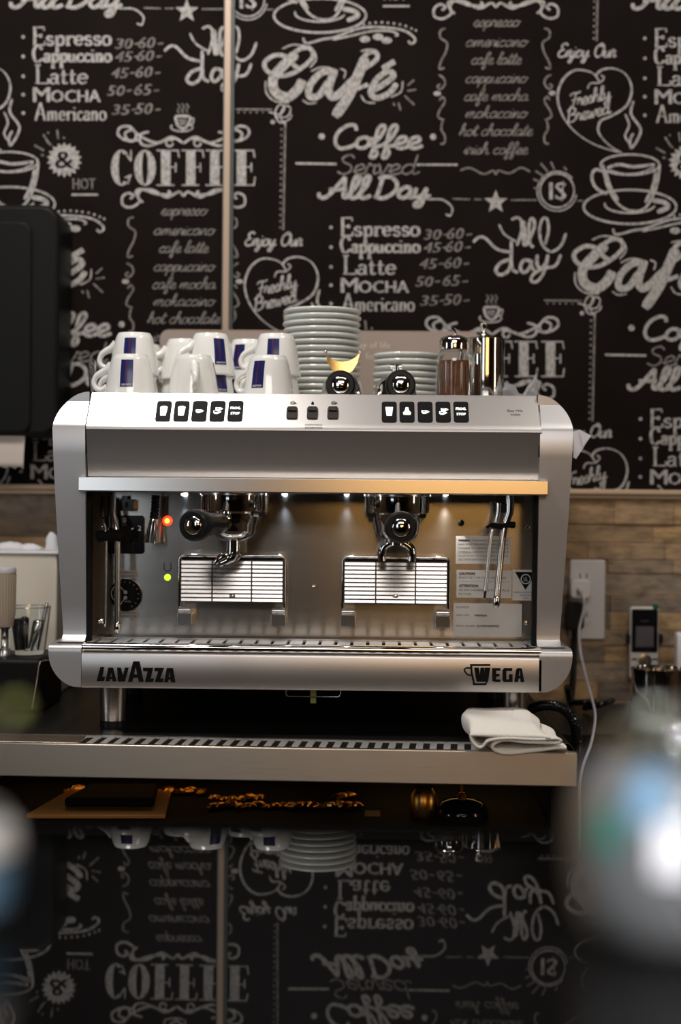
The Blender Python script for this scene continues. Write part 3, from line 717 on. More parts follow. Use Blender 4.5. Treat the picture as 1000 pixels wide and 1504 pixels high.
# backsplash and its fittings
b = MB(); b.box(XSL - .0138, XSR + .0138, YP, YP + .004, zp1 - .006, zb); b.box(XSL - .012, XSR + .012, YP - .003, YP, zp1 - .004, zp1 + .003)
splash = b.build('backsplash', 'panel_steel', mach)
def fr(px, py, Y=YP): return frontf(px, py, Y)
K = (D + YP) / F
for px, py, r in ((775, 775, 4), (773, 915, 4.5), (461, 862, 3.5), (156, 772, 3.5)):
    b = MB(); o = at(px, py, YP); b.lathe([(r * K, 0), (r * K, .001), (r * K * .7, .003), (0, .0035)], axisT(o, o + Vector((0, -1, 0))), 14); b.build('screw', 'chrome', splash)
b = MB(); o = at(677, 768, YP); b.lathe([(.0045, 0), (.005, .003), (.003, .006), (0, .007)], axisT(o, o + Vector((0, -1, 0))), 14); b.build('rubber_plug', 'black', splash)
for nm, px, py, r, m1, m2 in (('red_indicator_light', 246, 765, 7.2, 'led_red', 'led_core'), ('green_indicator_light', 246, 848, 4.6, 'led_green', 'led_green')):
    o = at(px, py, YP); T = axisT(o, o + Vector((0, -1, 0)))
    b = MB(); b.lathe([(r * K, 0), (r * K, .002), (r * K * .55, .004)], T, 20, 0); b.lathe([(r * K * .55, .004), (r * K * .3, .005), (0, .0054)], T, 20, 1); b.build(nm, [m1, m2], mach)
# stickers and printing on the backsplash
def sticker(name, x0, y0, x1, y1, mats, lines, extra=None, r=1.0):
    cx, cy = (x0 + x1) / 2, (y0 + y1) / 2; f = fr(cx, cy); b = MB()
    b.prism(rrect((x1 - x0) * K, (y1 - y0) * K, r * K), f, 0, .0004, 0)
    for t, lx, ly, w, h, al, bold in lines:
        o, u, v, nn = f; text(b, t, (o + u * ((lx - cx) * K) + v * ((cy - ly) * K), u, v, nn), w * K if w else None, h * K, 1, .0006, al, bold * K)
    if extra: extra(b, f, cx, cy)
    return b.build(name, mats, splash, smooth=0)
sticker('warning_label', 669.5, 787.5, 749.5, 828, ['sticker', 'grey_ink'], [
    ('WARNING:', 673, 794, 17, 3.0, 'l', .25), ('CONSUMING BEVERAGES THAT', 692, 794, 54, 2.9, 'l', 0), ('HAVE BEEN PREPARED IN THIS ESPRESSO', 673, 799.6, 73, 2.9, 'l', 0),
    ('MACHINE WILL EXPOSE YOU TO LEAD, A', 673, 805.2, 73, 2.9, 'l', 0), ('CHEMICAL KNOWN TO THE STATE OF', 673, 810.8, 73, 2.9, 'l', 0),
    ('CALIFORNIA TO CAUSE BIRTH DEFECTS', 673, 816.4, 73, 2.9, 'l', 0), ('OR OTHER REPRODUCTIVE HARM.', 673, 822, 60, 2.9, 'l', 0)])
def line_(b, f, cx, cy):
    o, u, v, nn = f; b.ribbon([((674 - cx) * K, (cy - 854.5) * K), ((748 - cx) * K, (cy - 854.5) * K)], .3 * K, f, .0006, 1)
sticker('caution_label', 670.5, 837.5, 751, 878, ['sticker', 'ink'], [
    ('CAUTION', 674, 842.5, 23, 3.4, 'l', .25), ("DON'T SET THE PUMP OVER 9 BAR.", 674, 848.5, 70, 2.9, 'l', 0), ('ATTENTION', 674, 860.5, 28, 3.4, 'l', .25),
    ('NE PAS CALIBRER LA POMPE PLUS', 674, 866.8, 74, 2.9, 'l', 0), ('DE 9 BAR.', 674, 872.6, 19, 2.9, 'l', 0)], line_)
def tri(b, f, cx, cy):
    q = lambda x, y: ((x - cx) * K, (cy - y) * K)
    b.flat([q(756, 840), q(788.5, 840), q(771.5, 866.5)], f, .0006, 1)
    o, u, v, nn = f
    for r0, mm in ((7.4, 2), (6.0, 1)):
        x, y = q(771.8, 850.5); b.flat([(x + r0 * K * math.cos(t * PI / 12), y + r0 * K * math.sin(t * PI / 12)) for t in range(24)], f, .0008 if mm == 2 else .0010, mm)
    x, y = q(771.8, 850.5); text(b, 'UL', (o + u * x + v * y, u, v, nn), 5.6 * K, 6 * K, 2, .0012)
sticker('certification_label', 752.5, 837, 792.5, 882, ['sticker', 'ink', 'white_print'], [
    ('ESPRESSO COFFEE MACHINE', 772, 870, 35, 2, 'c', 0), ('SERVING 2', 772, 874.2, 16, 1.8, 'c', 0), ('2214', 772, 878.4, 7, 1.8, 'c', 0)], tri)
sticker('serial_plate', 666, 886.5, 766, 935, ['sticker', 'ink'], [
    ('LAVAZZA', 670, 892, 19, 3, 'l', 0), ('ITEM CODE', 670, 904, 19, 2.4, 'l', 0), ('18000266', 697, 904, 18, 2.6, 'l', .15), ('SERIAL NUMBER', 670, 919.5, 28, 2.4, 'l', 0), ('2213SH10002752', 700, 919.5, 33, 2.6, 'l', .15)])
# gauge
def gauge():
    o = at(185, 873.5, YP); T = axisT(o, o + Vector((0, -1, 0))); r = 24 * K; b = MB()
    b.lathe([(r, 0), (r, .004), (r * .96, .005), (r * .95, .0042), (0, .0042)], T, 40, 0)
    f = (o, Vector((1, 0, 0)), Vector((0, 0, 1)), Vector((0, -1, 0))); h = .0046; q = K
    b.ribbon([(-7.5 * q - 13.5 * q * math.cos(t), 2 * q + 13 * q * math.sin(t)) for t in [(-.9 + 1.8 * i / 10) for i in range(11)]], 1.1 * q, f, h, 1)
    b.ribbon([(-8 * q, 12 * q), (0, 4 * q)], 1.1 * q, f, h + .0002, 1); b.ribbon([(0, -4 * q), (-9 * q, -16 * q)], 1.1 * q, f, h + .0002, 1)
    for y in (4, -4): b.flat([(x, yy + y * q) for x, yy in circ(2.8 * q, 14)], f, h + .0003, 1)
    text(b, 'WEGA', (o + f[2] * (-9.5 * q) + f[1] * (3 * q), f[1], f[2], f[3]), 10 * q, 2.2 * q, 1, h)
    for i in range(12):
        a = math.radians(-60 + i * 22); b.ribbon([(18 * q * math.cos(a), 18 * q * math.sin(a)), (20.5 * q * math.cos(a), 20.5 * q * math.sin(a))], .5 * q, f, h, 1)
    b.build('pressure_gauge', ['black_gloss', 'sticker_grey'], mach)
gauge()
sticker('pump_pressure_label', 166, 837.5, 203, 849, ['sticker_grey', 'ink'], [('PUMP PRESSURE', 184.5, 841, 26, 2.2, 'c', 0), ('PRESSION POMPE', 184.5, 846, 26, 2.2, 'c', 0)], None, 5)
sticker('boiler_pressure_label', 166, 896.5, 205, 907.5, ['sticker_grey', 'ink'], [('BOILER PRESSURE', 185.5, 900, 27, 2.2, 'c', 0), ('PRESSION CHAUDIERE', 185.5, 904.5, 29, 2.2, 'c', 0)], None, 5)
def ulines(b, f, cx, cy):
    b.ribbon([(-5 * K, 6.5 * K), (-5 * K, -2 * K), (-3.2 * K, -5 * K), (0, -6.2 * K), (3.2 * K, -5 * K), (5 * K, -2 * K), (5 * K, 6.5 * K)], 1.1 * K, f, .0006, 1)
sticker('water_level_label', 236, 824, 256, 842, ['panel_steel', 'ink'], [], ulines, .5)
# LEDs under the head
for px in (269.5, 417.5, 509, 655):
    o = at(px, 729, YP - .012); b = MB(); b.lathe([(.0035, 0), (.0035, .002), (0, .0035)], axisT(o + Vector((0, 0, .004)), o), 14); b.build('work_light', 'led_white', mach)
    light('work_light_beam', 'SPOT', (o.x, o.y, o.z - .003), .5 if px < 600 else .9, (.72, .84, 1) if px < 600 else (1, .97, .9), .003, target=(o.x, YP - .004, zp1), spot=math.radians(70))
# slanted panel: keys, rocker switches, printing
sl_v = Vector((0, .045, zt - zk)).normalized(); sl_n = Vector((0, -(zt - zk), .045)).normalized()
def slf(px, py):
    return (hit(px, py, (0, 0, zk), sl_n), Vector((1, 0, 0)), sl_v, sl_n)
KS = 1 / math.cos(math.atan2(.045, zt - zk)) * .0010 * 1.0    # px height on the slope
KX = .00101
def cup_icon(b, f, x, y, s, m):
    q = lambda a, c: (x + a * s, y + c * s)
    b.flat([q(-5, 4), q(5, 4), q(5, -1), q(3, -4), q(-2.5, -4), q(-5, -1)], f, .0016, m)
    b.ribbon([q(5, 3), q(8.4, 1), q(4.5, -2)], 1.6 * s, f, .0016, m)
def key(px, py, kind):
    f = slf(px, py); b = MB(); b.prism(rrect(22 * KX, 33.5 * KX * 1.2, .004), f, -.001, .0012, 0)
    s = KX
    if kind == 'tall': b.flat([(x * s, y * s * 1.2) for x, y in ((-5.6, 6.2), (-3, 8), (3, 8), (5.6, 6.2), (4, -8), (-4, -8))], f, .0016, 1)
    if kind == 'glass': b.flat([(x * s, y * s * 1.2) for x, y in ((-5.6, 7.5), (5.6, 7.5), (3.8, -7), (-3.8, -7))], f, .0016, 1)
    if kind == 'bell': b.flat([(x * s, y * s * 1.2) for x, y in ((-2, 7), (2, 7), (3, 2), (6, -2), (5, -5.5), (-5, -5.5), (-6, -2), (-3, 2))], f, .0016, 1)
    if kind == 'cup': cup_icon(b, f, -1.2 * s, -1 * s, s * .85, 1); b.flat([(x * s * .85 - 1.2 * s, y * s * .85 - 1 * s) for x, y in ((-3, 2.4), (2.6, 2.4), (2.4, .6), (-2.8, .6))], f, .0018, 0)
    if kind == 'cups': cup_icon(b, f, .8 * s, 3.4 * s, s * .8, 1); cup_icon(b, f, -1.6 * s, -3 * s, s * .85, 1); b.flat([(x * s * .85 - 1.6 * s, y * s * .85 - 3 * s) for x, y in ((-3.4, 2.6), (3, 2.6), (2.6, .2), (-3, .2))], f, .0018, 0); b.flat([(x * s * .8 + .8 * s, y * s * .8 + 3.4 * s) for x, y in ((-3.2, 2.6), (3, 2.6), (2.6, 1), (-3, 1))], f, .0018, 0)
    if kind == 'prog':
        o, u, v, nn = f
        text(b, 'PROG.', (o + v * (5 * s * 1.1), u, v, nn), 15 * s, 4.6 * s, 1, .0016, 'c', .35 * s); text(b, 'STOP', (o + v * (-4.5 * s * 1.1), u, v, nn), 13 * s, 4.6 * s, 1, .0016, 'c', .35 * s)
    b.build('touch_key', ['key', 'icon'], head, smooth=20)
for px, kd in zip((240.3, 266.6, 293, 319.4, 345.8), ('tall', 'tall', 'cup', 'cups', 'prog')): key(px, 604.3, kd)
for px, kd in zip((571.5, 597.6, 624.2, 650.6, 677), ('glass', 'bell', 'cup', 'cups', 'prog')): key(px, 605.5, kd)
for px in (428.8, 458.7, 488.7):
    f = slf(px, 607.5); b = MB(); b.prism(rrect(16 * KX, 19 * KX * 1.15, .0025), f, -.001, .003, 0)
    o, u, v, nn = f; b.prism(rrect(13.5 * KX, 9 * KX, .002), (o + v * .0052 + nn * .003, u, (v - nn * .22).normalized(), (nn + v * .22).normalized()), -.002, .0035, 0)
    b.build('rocker_switch', 'rocker', head, smooth=20, bevel=.0008)
for t, px, py, w, h in (('Easy Milk', 161, 601.2, 21.5, 3.6), ('FOAM', 161, 606.8, 13.5, 3.4), ('Easy Milk', 756.5, 603.4, 23, 3.8), ('WARM', 756.5, 609.4, 14.5, 3.6)):
    b = MB(); text(b, t, slf(px, py), w * KX, h * KX * 1.2, 0, .0004); b.build('panel_lettering', 'grey_ink', head, smooth=0)
for t, py, w in (('DISPENSING', 624.2, 25), ('DISTRIBUTION', 628.2, 25)):
    b = MB(); text(b, t, slf(460.5, py), w * KX, 2.5 * KX * 1.2, 0, .0004); b.build('panel_lettering', 'ink', head, smooth=0)
for px in (430, 490):
    f = slf(px, 592.5); b = MB()
    b.ribbon([(-3.4 * KX, 2.4 * KX), (-2.6 * KX, -1.6 * KX), (2.6 * KX, -1.6 * KX), (3.4 * KX, 2.4 * KX)], 1.2 * KX, f, .0004, 0); b.ribbon([(3 * KX, 1.5 * KX), (5.4 * KX, 0), (2.6 * KX, -1 * KX)], .9 * KX, f, .0004, 0)
    for i in (-1.6, 0, 1.6): b.ribbon([(i * KX, 4.6 * KX), (i * KX, -.6 * KX)], .8 * KX, f, .0004, 0)
    b.build('printed_symbol', 'ink', head, smooth=0)
b = MB(); f = slf(459.2, 592.5); b.flat([(x * KX, y * KX) for x, y in ((0, 4.5), (1.6, 1.4), (2.4, -.8), (1.6, -2.8), (0, -3.4), (-1.6, -2.8), (-2.4, -.8), (-1.6, 1.4))], f, .0004, 0)
b.build('printed_symbol', 'ink', head, smooth=0)
# drip tray
b = MB(); b.box(XSL + .001, XSR - .001, .002, YP - .004, zr - .016, zr - .010); tray = b.build('drip_tray', 'black_matte', mach)
b = MB(); n = 27; gw = (XSR - XSL - .03) / n
for i in range(n):
    x = XSL + .015 + i * gw
    P = [(x + .002, .004, zr - .001), (x + gw - .003, .004, zr - .001), (x + gw - .003, .072, zr - .001), (x + .002, .072, zr - .001)]
    Q = [(p[0], p[1], p[2] - .003) for p in P]
    b.add(P + Q, [(0, 1, 2, 3), (7, 6, 5, 4), (0, 4, 5, 1), (1, 5, 6, 2), (2, 6, 7, 3), (3, 7, 4, 0)])
b.box(XSL + .002, XSR - .002, .078, .086, zr - .004, zr - .0005); b.box(XSL + .002, XSL + .012, .0, .1, zr - .004, zr - .0005); b.box(XSR - .012, XSR - .002, .0, .1, zr - .004, zr - .0005)
b.build('drip_grate', 'bars', tray)
b = MB(); n = 8; lv = []; hh = (zr - zf0) * .92
for i in range(n + 1):
    t = PI * i / n; lv.append((zr - hh / 2 + hh / 2 * math.cos(t), XSL + .0008, XSR - .0008, -.008 - .006 * math.sin(t)))
b.zloft(lv, .004); b.build('chrome_rail', 'chrome', mach, smooth=60)
# lower fascia with the two marks
b = MB(); b.zloft([(zf0 + .0012, XSL, XSR, -.006), (zf0, XSL, XSR, -.011), (zf0 - .0015, XSL, XSR, -.014), (zf0 - .004, XSL, XSR, -.015), (zf1 + .003, XSL, XSR, -.015), (zf1 + .001, XSL, XSR, -.014), (zf1, XSL, XSR, -.011)], YB - .02)
fascia = b.build('base_fascia', 'silver_brushed', mach, smooth=40)
YF = -.015; KF = (D + YF) / F
def pxpoly(pts, ox, oy, k): return [(at(ox + x / k, oy + y / k, YF).x, at(ox + x / k, oy + y / k, YF).z) for x, y in pts]
FF = (Vector((0, YF, 0)), Vector((1, 0, 0)), Vector((0, 0, 1)), Vector((0, -1, 0)))
b = MB()
for P in ([(437,398),(466,398),(452,470),(474,470),(463,502),(409,502)],
          [(496,402),(524,402),(505,503),(475,503)], [(520,402),(531,402),(556,504),(527,504),(516,440)], [(505,470),(530,470),(532,486),(502,486)],
          [(560,402),(588,402),(604,460),(617,402),(646,402),(618,505),(566,505)],
          [(678,356),(706,356),(672,508),(639,508)], [(700,356),(725,356),(756,508),(720,508),(696,400)], [(672,452),(722,452),(726,478),(668,478)],
          [(750,403),(826,403),(806,482),(830,482),(826,509),(764,509),(784,430),(752,430)],
          [(834,403),(905,403),(877,482),(902,482),(898,510),(836,510),(862,430),(834,430)],
          [(925,405),(948,405),(936,511),(905,511)], [(944,405),(971,405),(989,512),(955,512),(946,440)], [(930,472),(962,472),(966,490),(928,490)]):
    b.flat(pxpoly(P, 60, 900, 5), FF, .0006)
b.build('maker_lettering', 'ink', fascia, smooth=0)
b = MB()
def rb(pts, w): b.ribbon(pxpoly(pts, 660, 900, 4.1667), w / 4.1667 * KF, FF, .0006)
rb([(126,319),(250,319)], 12); rb([(133,318),(136,370),(150,432)], 12); rb([(142,437),(222,437)], 12); rb([(132,338),(104,337),(90,345),(96,362),(110,378),(132,384)], 10); rb([(222,440),(228,420)], 9)
for P in ([(150,335),(180,335),(186,390),(182,422),(166,422)], [(190,335),(214,335),(210,422),(180,422)], [(216,335),(250,335),(236,422),(208,422)],
          [(260,338),(286,338),(286,424),(262,418)], [(280,338),(312,338),(312,354),(280,354)], [(280,374),(306,374),(306,390),(280,390)], [(280,408),(312,408),(312,424),(276,424)],
          [(324,346),(348,346),(348,418),(324,416)], [(332,338),(384,338),(384,356),(328,356)], [(334,408),(384,408),(384,424),(330,424)], [(364,376),(386,376),(386,424),(364,424)],
          [(408,344),(430,344),(420,424),(396,424)], [(414,338),(442,338),(438,354),(410,354)], [(430,338),(444,344),(458,424),(434,424)], [(416,386),(446,386),(448,402),(414,402)]):
    b.flat(pxpoly(P, 660, 900, 4.1667), FF, .0006)
b.build('badge_lettering', 'ink', fascia, smooth=0)
# feet, bracket and back panel
for px in (167, 755.5):
    o = at(px, 1060, .06); b = MB(); r = 20 * (D + .06) / F
    b.lathe([(r * 1.0, 0), (r * 1.0, .010)], Matrix.Translation((o.x, .06, ZC)), 32, 1); b.lathe([(r, .010), (r, zf1 - ZC + .02)], Matrix.Translation((o.x, .06, ZC)), 32, 0)
    b.build('foot', ['satin', 'black'], mach)
for px in (190, 720):
    o = at(px, 1060, .40); b = MB(); b.lathe([(.02, 0), (.02, zf1 - ZC + .03)], Matrix.Translation((o.x, .42, ZC)), 24); b.build('foot', 'black', mach)
b = MB(); p = [at(x, y, .02) for x, y in ((420, 1012), (420, 1020), (423, 1023), (497, 1023.5), (500, 1020), (500, 1012))]; b.tube(p, .0012, 8); b.build('drain_bracket', 'satin', mach)
b = MB(); o = at(460, 1029, .03); b.box(o.x - .0045, o.x + .0045, .028, .036, o.z - .004, zf1 + .01); b.build('drain_cap', 'olive', mach, bevel=.001)
ZT = zt - .006
b = MB(); b.box(XSL - .02, XSR + .02, .050, YB, ZT - .006, ZT); b.build('cup_shelf', 'satin', mach)
p0, p1 = at(235, 484, YB), at(705, 484, YB)
b = MB(); w = p1.x - p0.x; h = p0.z - ZT + .01; o = Vector(((p0.x + p1.x) / 2, YB, ZT - .01 + h / 2))
poly = [(x, y) for x, y in rrect(w, h * 2, .016)]; poly = [(x, max(y - h / 2, -h / 2)) for x, y in poly]
f = (o, Vector((1, 0, 0)), Vector((0, 0, 1)), Vector((0, -1, 0)))
b.prism(poly, f, -.006, .0, 0); b.ribbon([(-w / 2 + .016, h / 2 - .001), (w / 2 - .016, h / 2 - .001)], .002, f, .0004, 2)
q = frontf(573, 507, YB); text(b, 'array of life', q, None, 9.5 * (D + YB) / F, 1, .0006, 'r'); q = frontf(553, 523, YB); text(b, 'for', q, None, 9.5 * (D + YB) / F, 1, .0006, 'r')
b.build('rear_panel', ['taupe', 'taupe_text', 'pole'], mach, smooth=30)

# ------------------------------------------------------------------ brew groups, wands, cup racks (parts of the machine)
ZV = v1 + .001
def group(px):
    o = at(px, 740, .055); x = o.x; r = 47.5 * (D + .05) / F; zb_ = Zp(752.5, .01)
    b = MB(); T = Matrix.Translation((x, .060, 0))
    b.lathe([(r * .9, ZV + .002), (r, ZV - .001), (r, zb_ + .003), (r * .985, zb_), (r * .80, zb_ - .0005), (r * .78, zb_ - .003), (0, zb_ - .003)], T, 56)
    g = b.build('brew_group', 'chrome', mach, smooth=35)
    b = MB(); b.lathe([(r + .0005, ZV - .0008), (r + .002, ZV - .001), (r + .002, ZV - .004), (r + .0005, ZV - .0045)], T, 56); b.build('group_collar', 'satin', g)
    return x, zb_
GL = group(342.5); GR = group(583.5)

def portafilter(spout):
    """local: centre of the basket ring, rim plane z = 0, basket hangs below, handle along -y"""
    r = empty('portafilter', (0, 0, 0), '', 'portafilter')
    b = MB()
    b.lathe([(.030, -.002), (.0335, 0), (.0355, -.0015), (.0355, -.016), (.0335, -.020), (.0325, -.030), (.029, -.038), (.019, -.045), (.0, -.046)], None, 44)
    b.lathe([(.030, -.002), (.029, -.02), (.024, -.030), (0, -.031)], None, 32)
    for a in (0, PI): b.box(.033, .043, -.008, .008, -.0085, -.0025, 0, Matrix.Rotation(a, 4, 'Z'))
    b.build('basket_holder', 'chrome', r, smooth=35)
    b = MB(); T = axisT((0, -.030, -.018), (0, -.150, -.020))
    b.lathe([(.0105, 0), (.0105, .018), (.012, .019), (.012, .022)], T, 24, 0)
    b.build('neck', 'chrome', r)
    b = MB(); b.lathe([(.0125, .021), (.0145, .023), (.0155, .04), (.0165, .065), (.0195, .088), (.0222, .102), (.0230, .112), (.0222, .119), (.0195, .1225), (.0142, .1225), (.0138, .121)], T, 36)
    b.build('handle', 'black', r, smooth=50)
    b = MB(); b.lathe([(.0139, .1205), (.0139, .1222), (.0115, .1245), (.006, .1262), (0, .1266)], T, 28); b.build('end_cap', 'chrome', r, smooth=60)
    b = MB()
    if spout == 'double':
        b.tube(spl([(-.0225, 0, -.074), (-.0230, 0, -.064), (-.019, 0, -.052), (0, 0, -.044), (.019, 0, -.052), (.0230, 0, -.064), (.0225, 0, -.074)], 6), [.0062] * 6 + [.0068] * 25 + [.0062] * 6, 14)
        b.tube([(0, 0, -.040), (0, 0, -.050)], .012, 18)
    elif spout == 'trough':
        n = 20; out = [(.0265 * math.sin(t), -.0475 - .038 * (1 - math.cos(t)) ** 0 * (1 - math.cos(t)) / 1.0) for t in [(-1.25 + 2.5 * i / n) for i in range(n + 1)]]
        inn = [(.0255 * math.sin(t), -.0635 - .026 * (1 - math.cos(t))) for t in [(1.25 - 2.5 * i / n) for i in range(n + 1)]]
        o_ = (Vector((0, 0, 0)), Vector((1, 0, 0)), Vector((0, 0, 1)), Vector((0, -1, 0)))
        poly = [(-.0275, -.082), (-.0235, -.066), (-.016, -.054), (-.006, -.0475), (.006, -.0475), (.016, -.054), (.0235, -.066), (.0275, -.082), (.021, -.075), (.011, -.0695), (0, -.068), (-.011, -.0695), (-.021, -.075)]
        b.prism(poly, o_, -.008, .008)
        for sx in (-1, 1): b.lathe([(0, 0), (.0022, .0015), (.0026, .004), (.0014, .006), (0, .0065)], Matrix.Translation((sx * .0275, 0, -.081)) @ Matrix.Rotation(PI, 4, 'X'), 12)
        b.tube([(0, 0, -.040), (0, 0, -.052)], .011, 18)
    else:
        b.tube(spl([(0, 0, -.040), (0, 0, -.062), (-.002, -.001, -.070), (-.010, -.004, -.076), (-.020, -.008, -.081)], 5), [.0105] * 8 + [.0095] * 5 + [.0085, .008, .0078, .0075, .007, .0068, .0065, .006], 16)
        b.tube(spl([(-.006, -.002, -.066), (-.016, -.006, -.070), (-.026, -.010, -.080)], 5), [.004, .0055, .006, .006, .006, .006, .0058, .0055, .005, .0045, .004], 12)
    b.build('spout', 'chrome', r, smooth=50)
    return r
pf = portafilter('single'); pf.location = (GL[0] + .001, .058, GL[1] + .001); pf.rotation_euler = (0, 0, math.radians(-17)); pf['label'] = 'portafilter locked in the brew group nearer the gauge, black handle swung aside'
pf['group'] = 'portafilters'
pf = portafilter('double'); pf.location = (GR[0], .058, GR[1] + .001); pf.rotation_euler = (0, 0, math.radians(1)); pf['label'] = 'portafilter locked in the brew group beside the warning labels, handle pointing straight out'; pf['group'] = 'portafilters'
o = at(502, 553, .205); pf = portafilter('trough'); pf.location = (o.x + .001, .205, ZT + .0005); pf.rotation_euler = (0, PI, 0); pf['label'] = 'upturned portafilter with horned double spout on top of the machine, before the tall saucers'; pf['group'] = 'portafilters'
o = at(580, 563, .205); pf = portafilter('double'); pf.location = (o.x + .001, .205, ZT + .0005); pf.rotation_euler = (math.radians(.5), PI, math.radians(2)); pf['label'] = 'upturned portafilter on top of the machine, before the short saucer stack'; pf['group'] = 'portafilters'
for c in pf.children:
    if c.name.startswith('spout'):
        b = MB(); b.tube([(0, 0, -.040), (0, 0, -.064)], [.0075, .0062], 16); b.tube([(-.009, 0, -.061), (.009, 0, -.061)], .0048, 12)
        me = b.build('spout', 'chrome', None, smooth=50); old = c.data; c.data = me.data; bpy.data.objects.remove(me)

def cup_rack(x0, x1):
    Y = .088; k = (D + Y) / F; f = frontf((x0 + x1) / 2, 850, Y); o = f[0]; hw = (x1 - x0) / 2 * k; zT = Zp(817.5, Y); zB = Zp(884, Y); zF = Zp(905, Y); cx = o.x
    b = MB()
    b.tube([(cx - hw, Y, zF), (cx - hw, Y, zT - .006)] + [(cx - hw + .006 - .006 * math.cos(a), Y, zT - .006 + .006 * math.sin(a)) for a in (.4, .8, 1.2, 1.57)] + [(cx + hw - .006 + .006 * math.sin(a), Y, zT - .006 + .006 * math.cos(a)) for a in (0, .4, .8, 1.2, 1.57)] + [(cx + hw, Y, zF)], .0024, 10)
    b.box(cx - hw + .003, cx + hw - .003, Y - .001, Y + .001, zT - .0068, zT - .0010)
    for q in (.305, .695): b.box(cx - hw + 2 * hw * q - .0011, cx - hw + 2 * hw * q + .0011, Y + .0015, Y + .004, zB, zT)
    r = b.build('cup_rack', 'chrome', mach, smooth=40)
    for i in range(10):
        zz = zT - .0105 + (zB + .0015 - zT + .0105) * i / 9; b = MB()
        for a, c in ((.0, .298), (.312, .688), (.702, 1)):
            x_a, x_b = cx - hw + .003 + (2 * hw - .006) * a, cx - hw + .003 + (2 * hw - .006) * c
            b.add([(x_a, Y - .0035, zz - .0018), (x_b, Y - .0035, zz - .0018), (x_b, Y - .0024, zz + .0022), (x_a, Y - .0024, zz + .0022), (x_a, Y + .002, zz + .0020), (x_b, Y + .002, zz + .0020), (x_b, Y + .001, zz - .0020), (x_a, Y + .001, zz - .0020)],
                  [(0, 1, 2, 3), (3, 2, 5, 4), (4, 5, 6, 7), (7, 6, 1, 0), (0, 3, 4, 7), (1, 6, 5, 2)])
        b.build('slat', 'slat', r, smooth=0)
    b = MB(); q = at((x0 + x1) / 2, 875, Y - .004); b.lathe([(.005, 0), (.005, .001), (.003, .0022), (0, .0024)], Matrix.Translation(q) @ Matrix.Rotation(PI / 2, 4, 'X') @ Matrix.Scale(.5, 4, (0, 1, 0)), 18); b.build('badge', 'chrome', r)
    for sx in (-1, 1):
        b = MB(); xx = cx + sx * (hw - .0085); z0, z1 = Zp(920, Y), Zp(902, Y)
        b.prism(rrect(.023, z1 - z0, .003), (Vector((xx, Y - .004, (z0 + z1) / 2)), Vector((1, 0, 0)), Vector((0, 0, 1)), Vector((0, -1, 0))), -.030, .004)
        b.tube([(xx - .010, Y - .004, z1 + .004), (xx + .010, Y - .004, z1 + .004)], .0055, 14); b.box(xx - .009, xx + .009, Y - .008, Y + .026, z1 - .001, z1 + .003)
        b.build('hinge_foot', 'satin', r, smooth=40, bevel=.001)
cup_rack(263.5, 418); cup_rack(503.5, 658.5)

# steam wands, hot-water spout, rotary switch
def wand(name, top, pts, r, tip, tipr, grip=None):
    b = MB(); P = [at(x, y, Y) for x, y, Y in pts]; b.tube(spl([tuple(p) for p in P], 6), r, 14)
    o = b.build(name, 'satin', mach, smooth=50)
    b = MB(); e = P[-1]; d = (P[-1] - P[-2]).normalized(); b.lathe([(r, -.001), (tipr, .001), (tipr, .011), (tipr * .8, .015), (tipr * .35, .017), (0, .017)], axisT(e - d * .004, e + d), 16); b.build('wand_tip', 'chrome', o)
    return o
YW1, YW2 = .050, .045
wand('steam_wand', 0, [(166, 729, .07), (166, 752, .062), (170.5, 775, YW1), (172.5, 800, YW1), (172, 918, YW1 - .002)], .0047, 0, .0060)
wand('milk_wand', 0, [(152, 729, .075), (151, 760, .060), (154.5, 778, YW2), (155.5, 800, YW2), (154, 908, YW2)], .0030, 0, .0022)
b = MB(); o = at(147.5, 912, YW2); b.lathe([(0, -.005), (.004, -.004), (.0045, 0), (.004, .004), (0, .005)], axisT(o, o + Vector((1, 0, 0))), 14); o = at(150, 774, .06); b.lathe([(0, -.004), (.003, -.003), (.0035, 0), (.003, .003), (0, .004)], axisT(o, o + Vector((1, 0, 0))), 14); b.build('wand_nut', 'chrome', mach)
b = MB(); P = [at(x, y, YW1 - .004) for x, y in ((142, 789), (150, 787), (160, 787), (172, 786), (180, 788))]; b.tube(spl([tuple(p) for p in P], 5), [.005] + [.0088] * 19 + [.006], 16); b.build('wand_grip', 'black_matte', mach)
b = MB(); P = [at(x, y, Y) for x, y, Y in ((152, 730, .07), (151, 742, .062), (151.5, 760, .058))]; b.tube(P, .0042, 12); P = [at(x, y, Y) for x, y, Y in ((161, 730, .08), (161, 775, .07))]; b.tube(P, .0035, 12); b.build('wand_sleeve', 'black', mach)
f = fr(183.5, 785); f = (f[0], f[1], f[2], f[3]); b = MB(); b.prism(rrect(58 * K, 56.5 * K, 5 * K), f, 0, .0035, 0)
for t, x, y in (('0', 183.5, 763.5), ('1', 160, 777), ('2', 205.5, 775.5)): q = fr(x, y); text(b, t, q, None, 7.4 * K, 1, .0040, 'c', .3 * K)
b.build('rotary_switch_plate', ['black_gloss', 'white_print'], splash, smooth=20)
b = MB(); o = at(185, 785, YP - .0035); b.lathe([(.013, 0), (.0125, .009), (.011, .011), (0, .011)], axisT(o, o + Vector((0, -1, 0))), 28); b.prism(rrect(.006, .026, .002), (o, Vector((.9, 0, .45)).normalized(), Vector((-.45, 0, .9)).normalized(), Vector((0, -1, 0))), .009, .017); q = at(194.5, 776.5, YP - .0205); b.prism(rrect(.004, .0022, .001), (q, Vector((.9, 0, .5)).normalized(), Vector((-.5, 0, .9)).normalized(), Vector((0, -1, 0))), 0, .0004, 1); b.build('rotary_knob', ['black_matte', 'white_print'], splash, smooth=30)
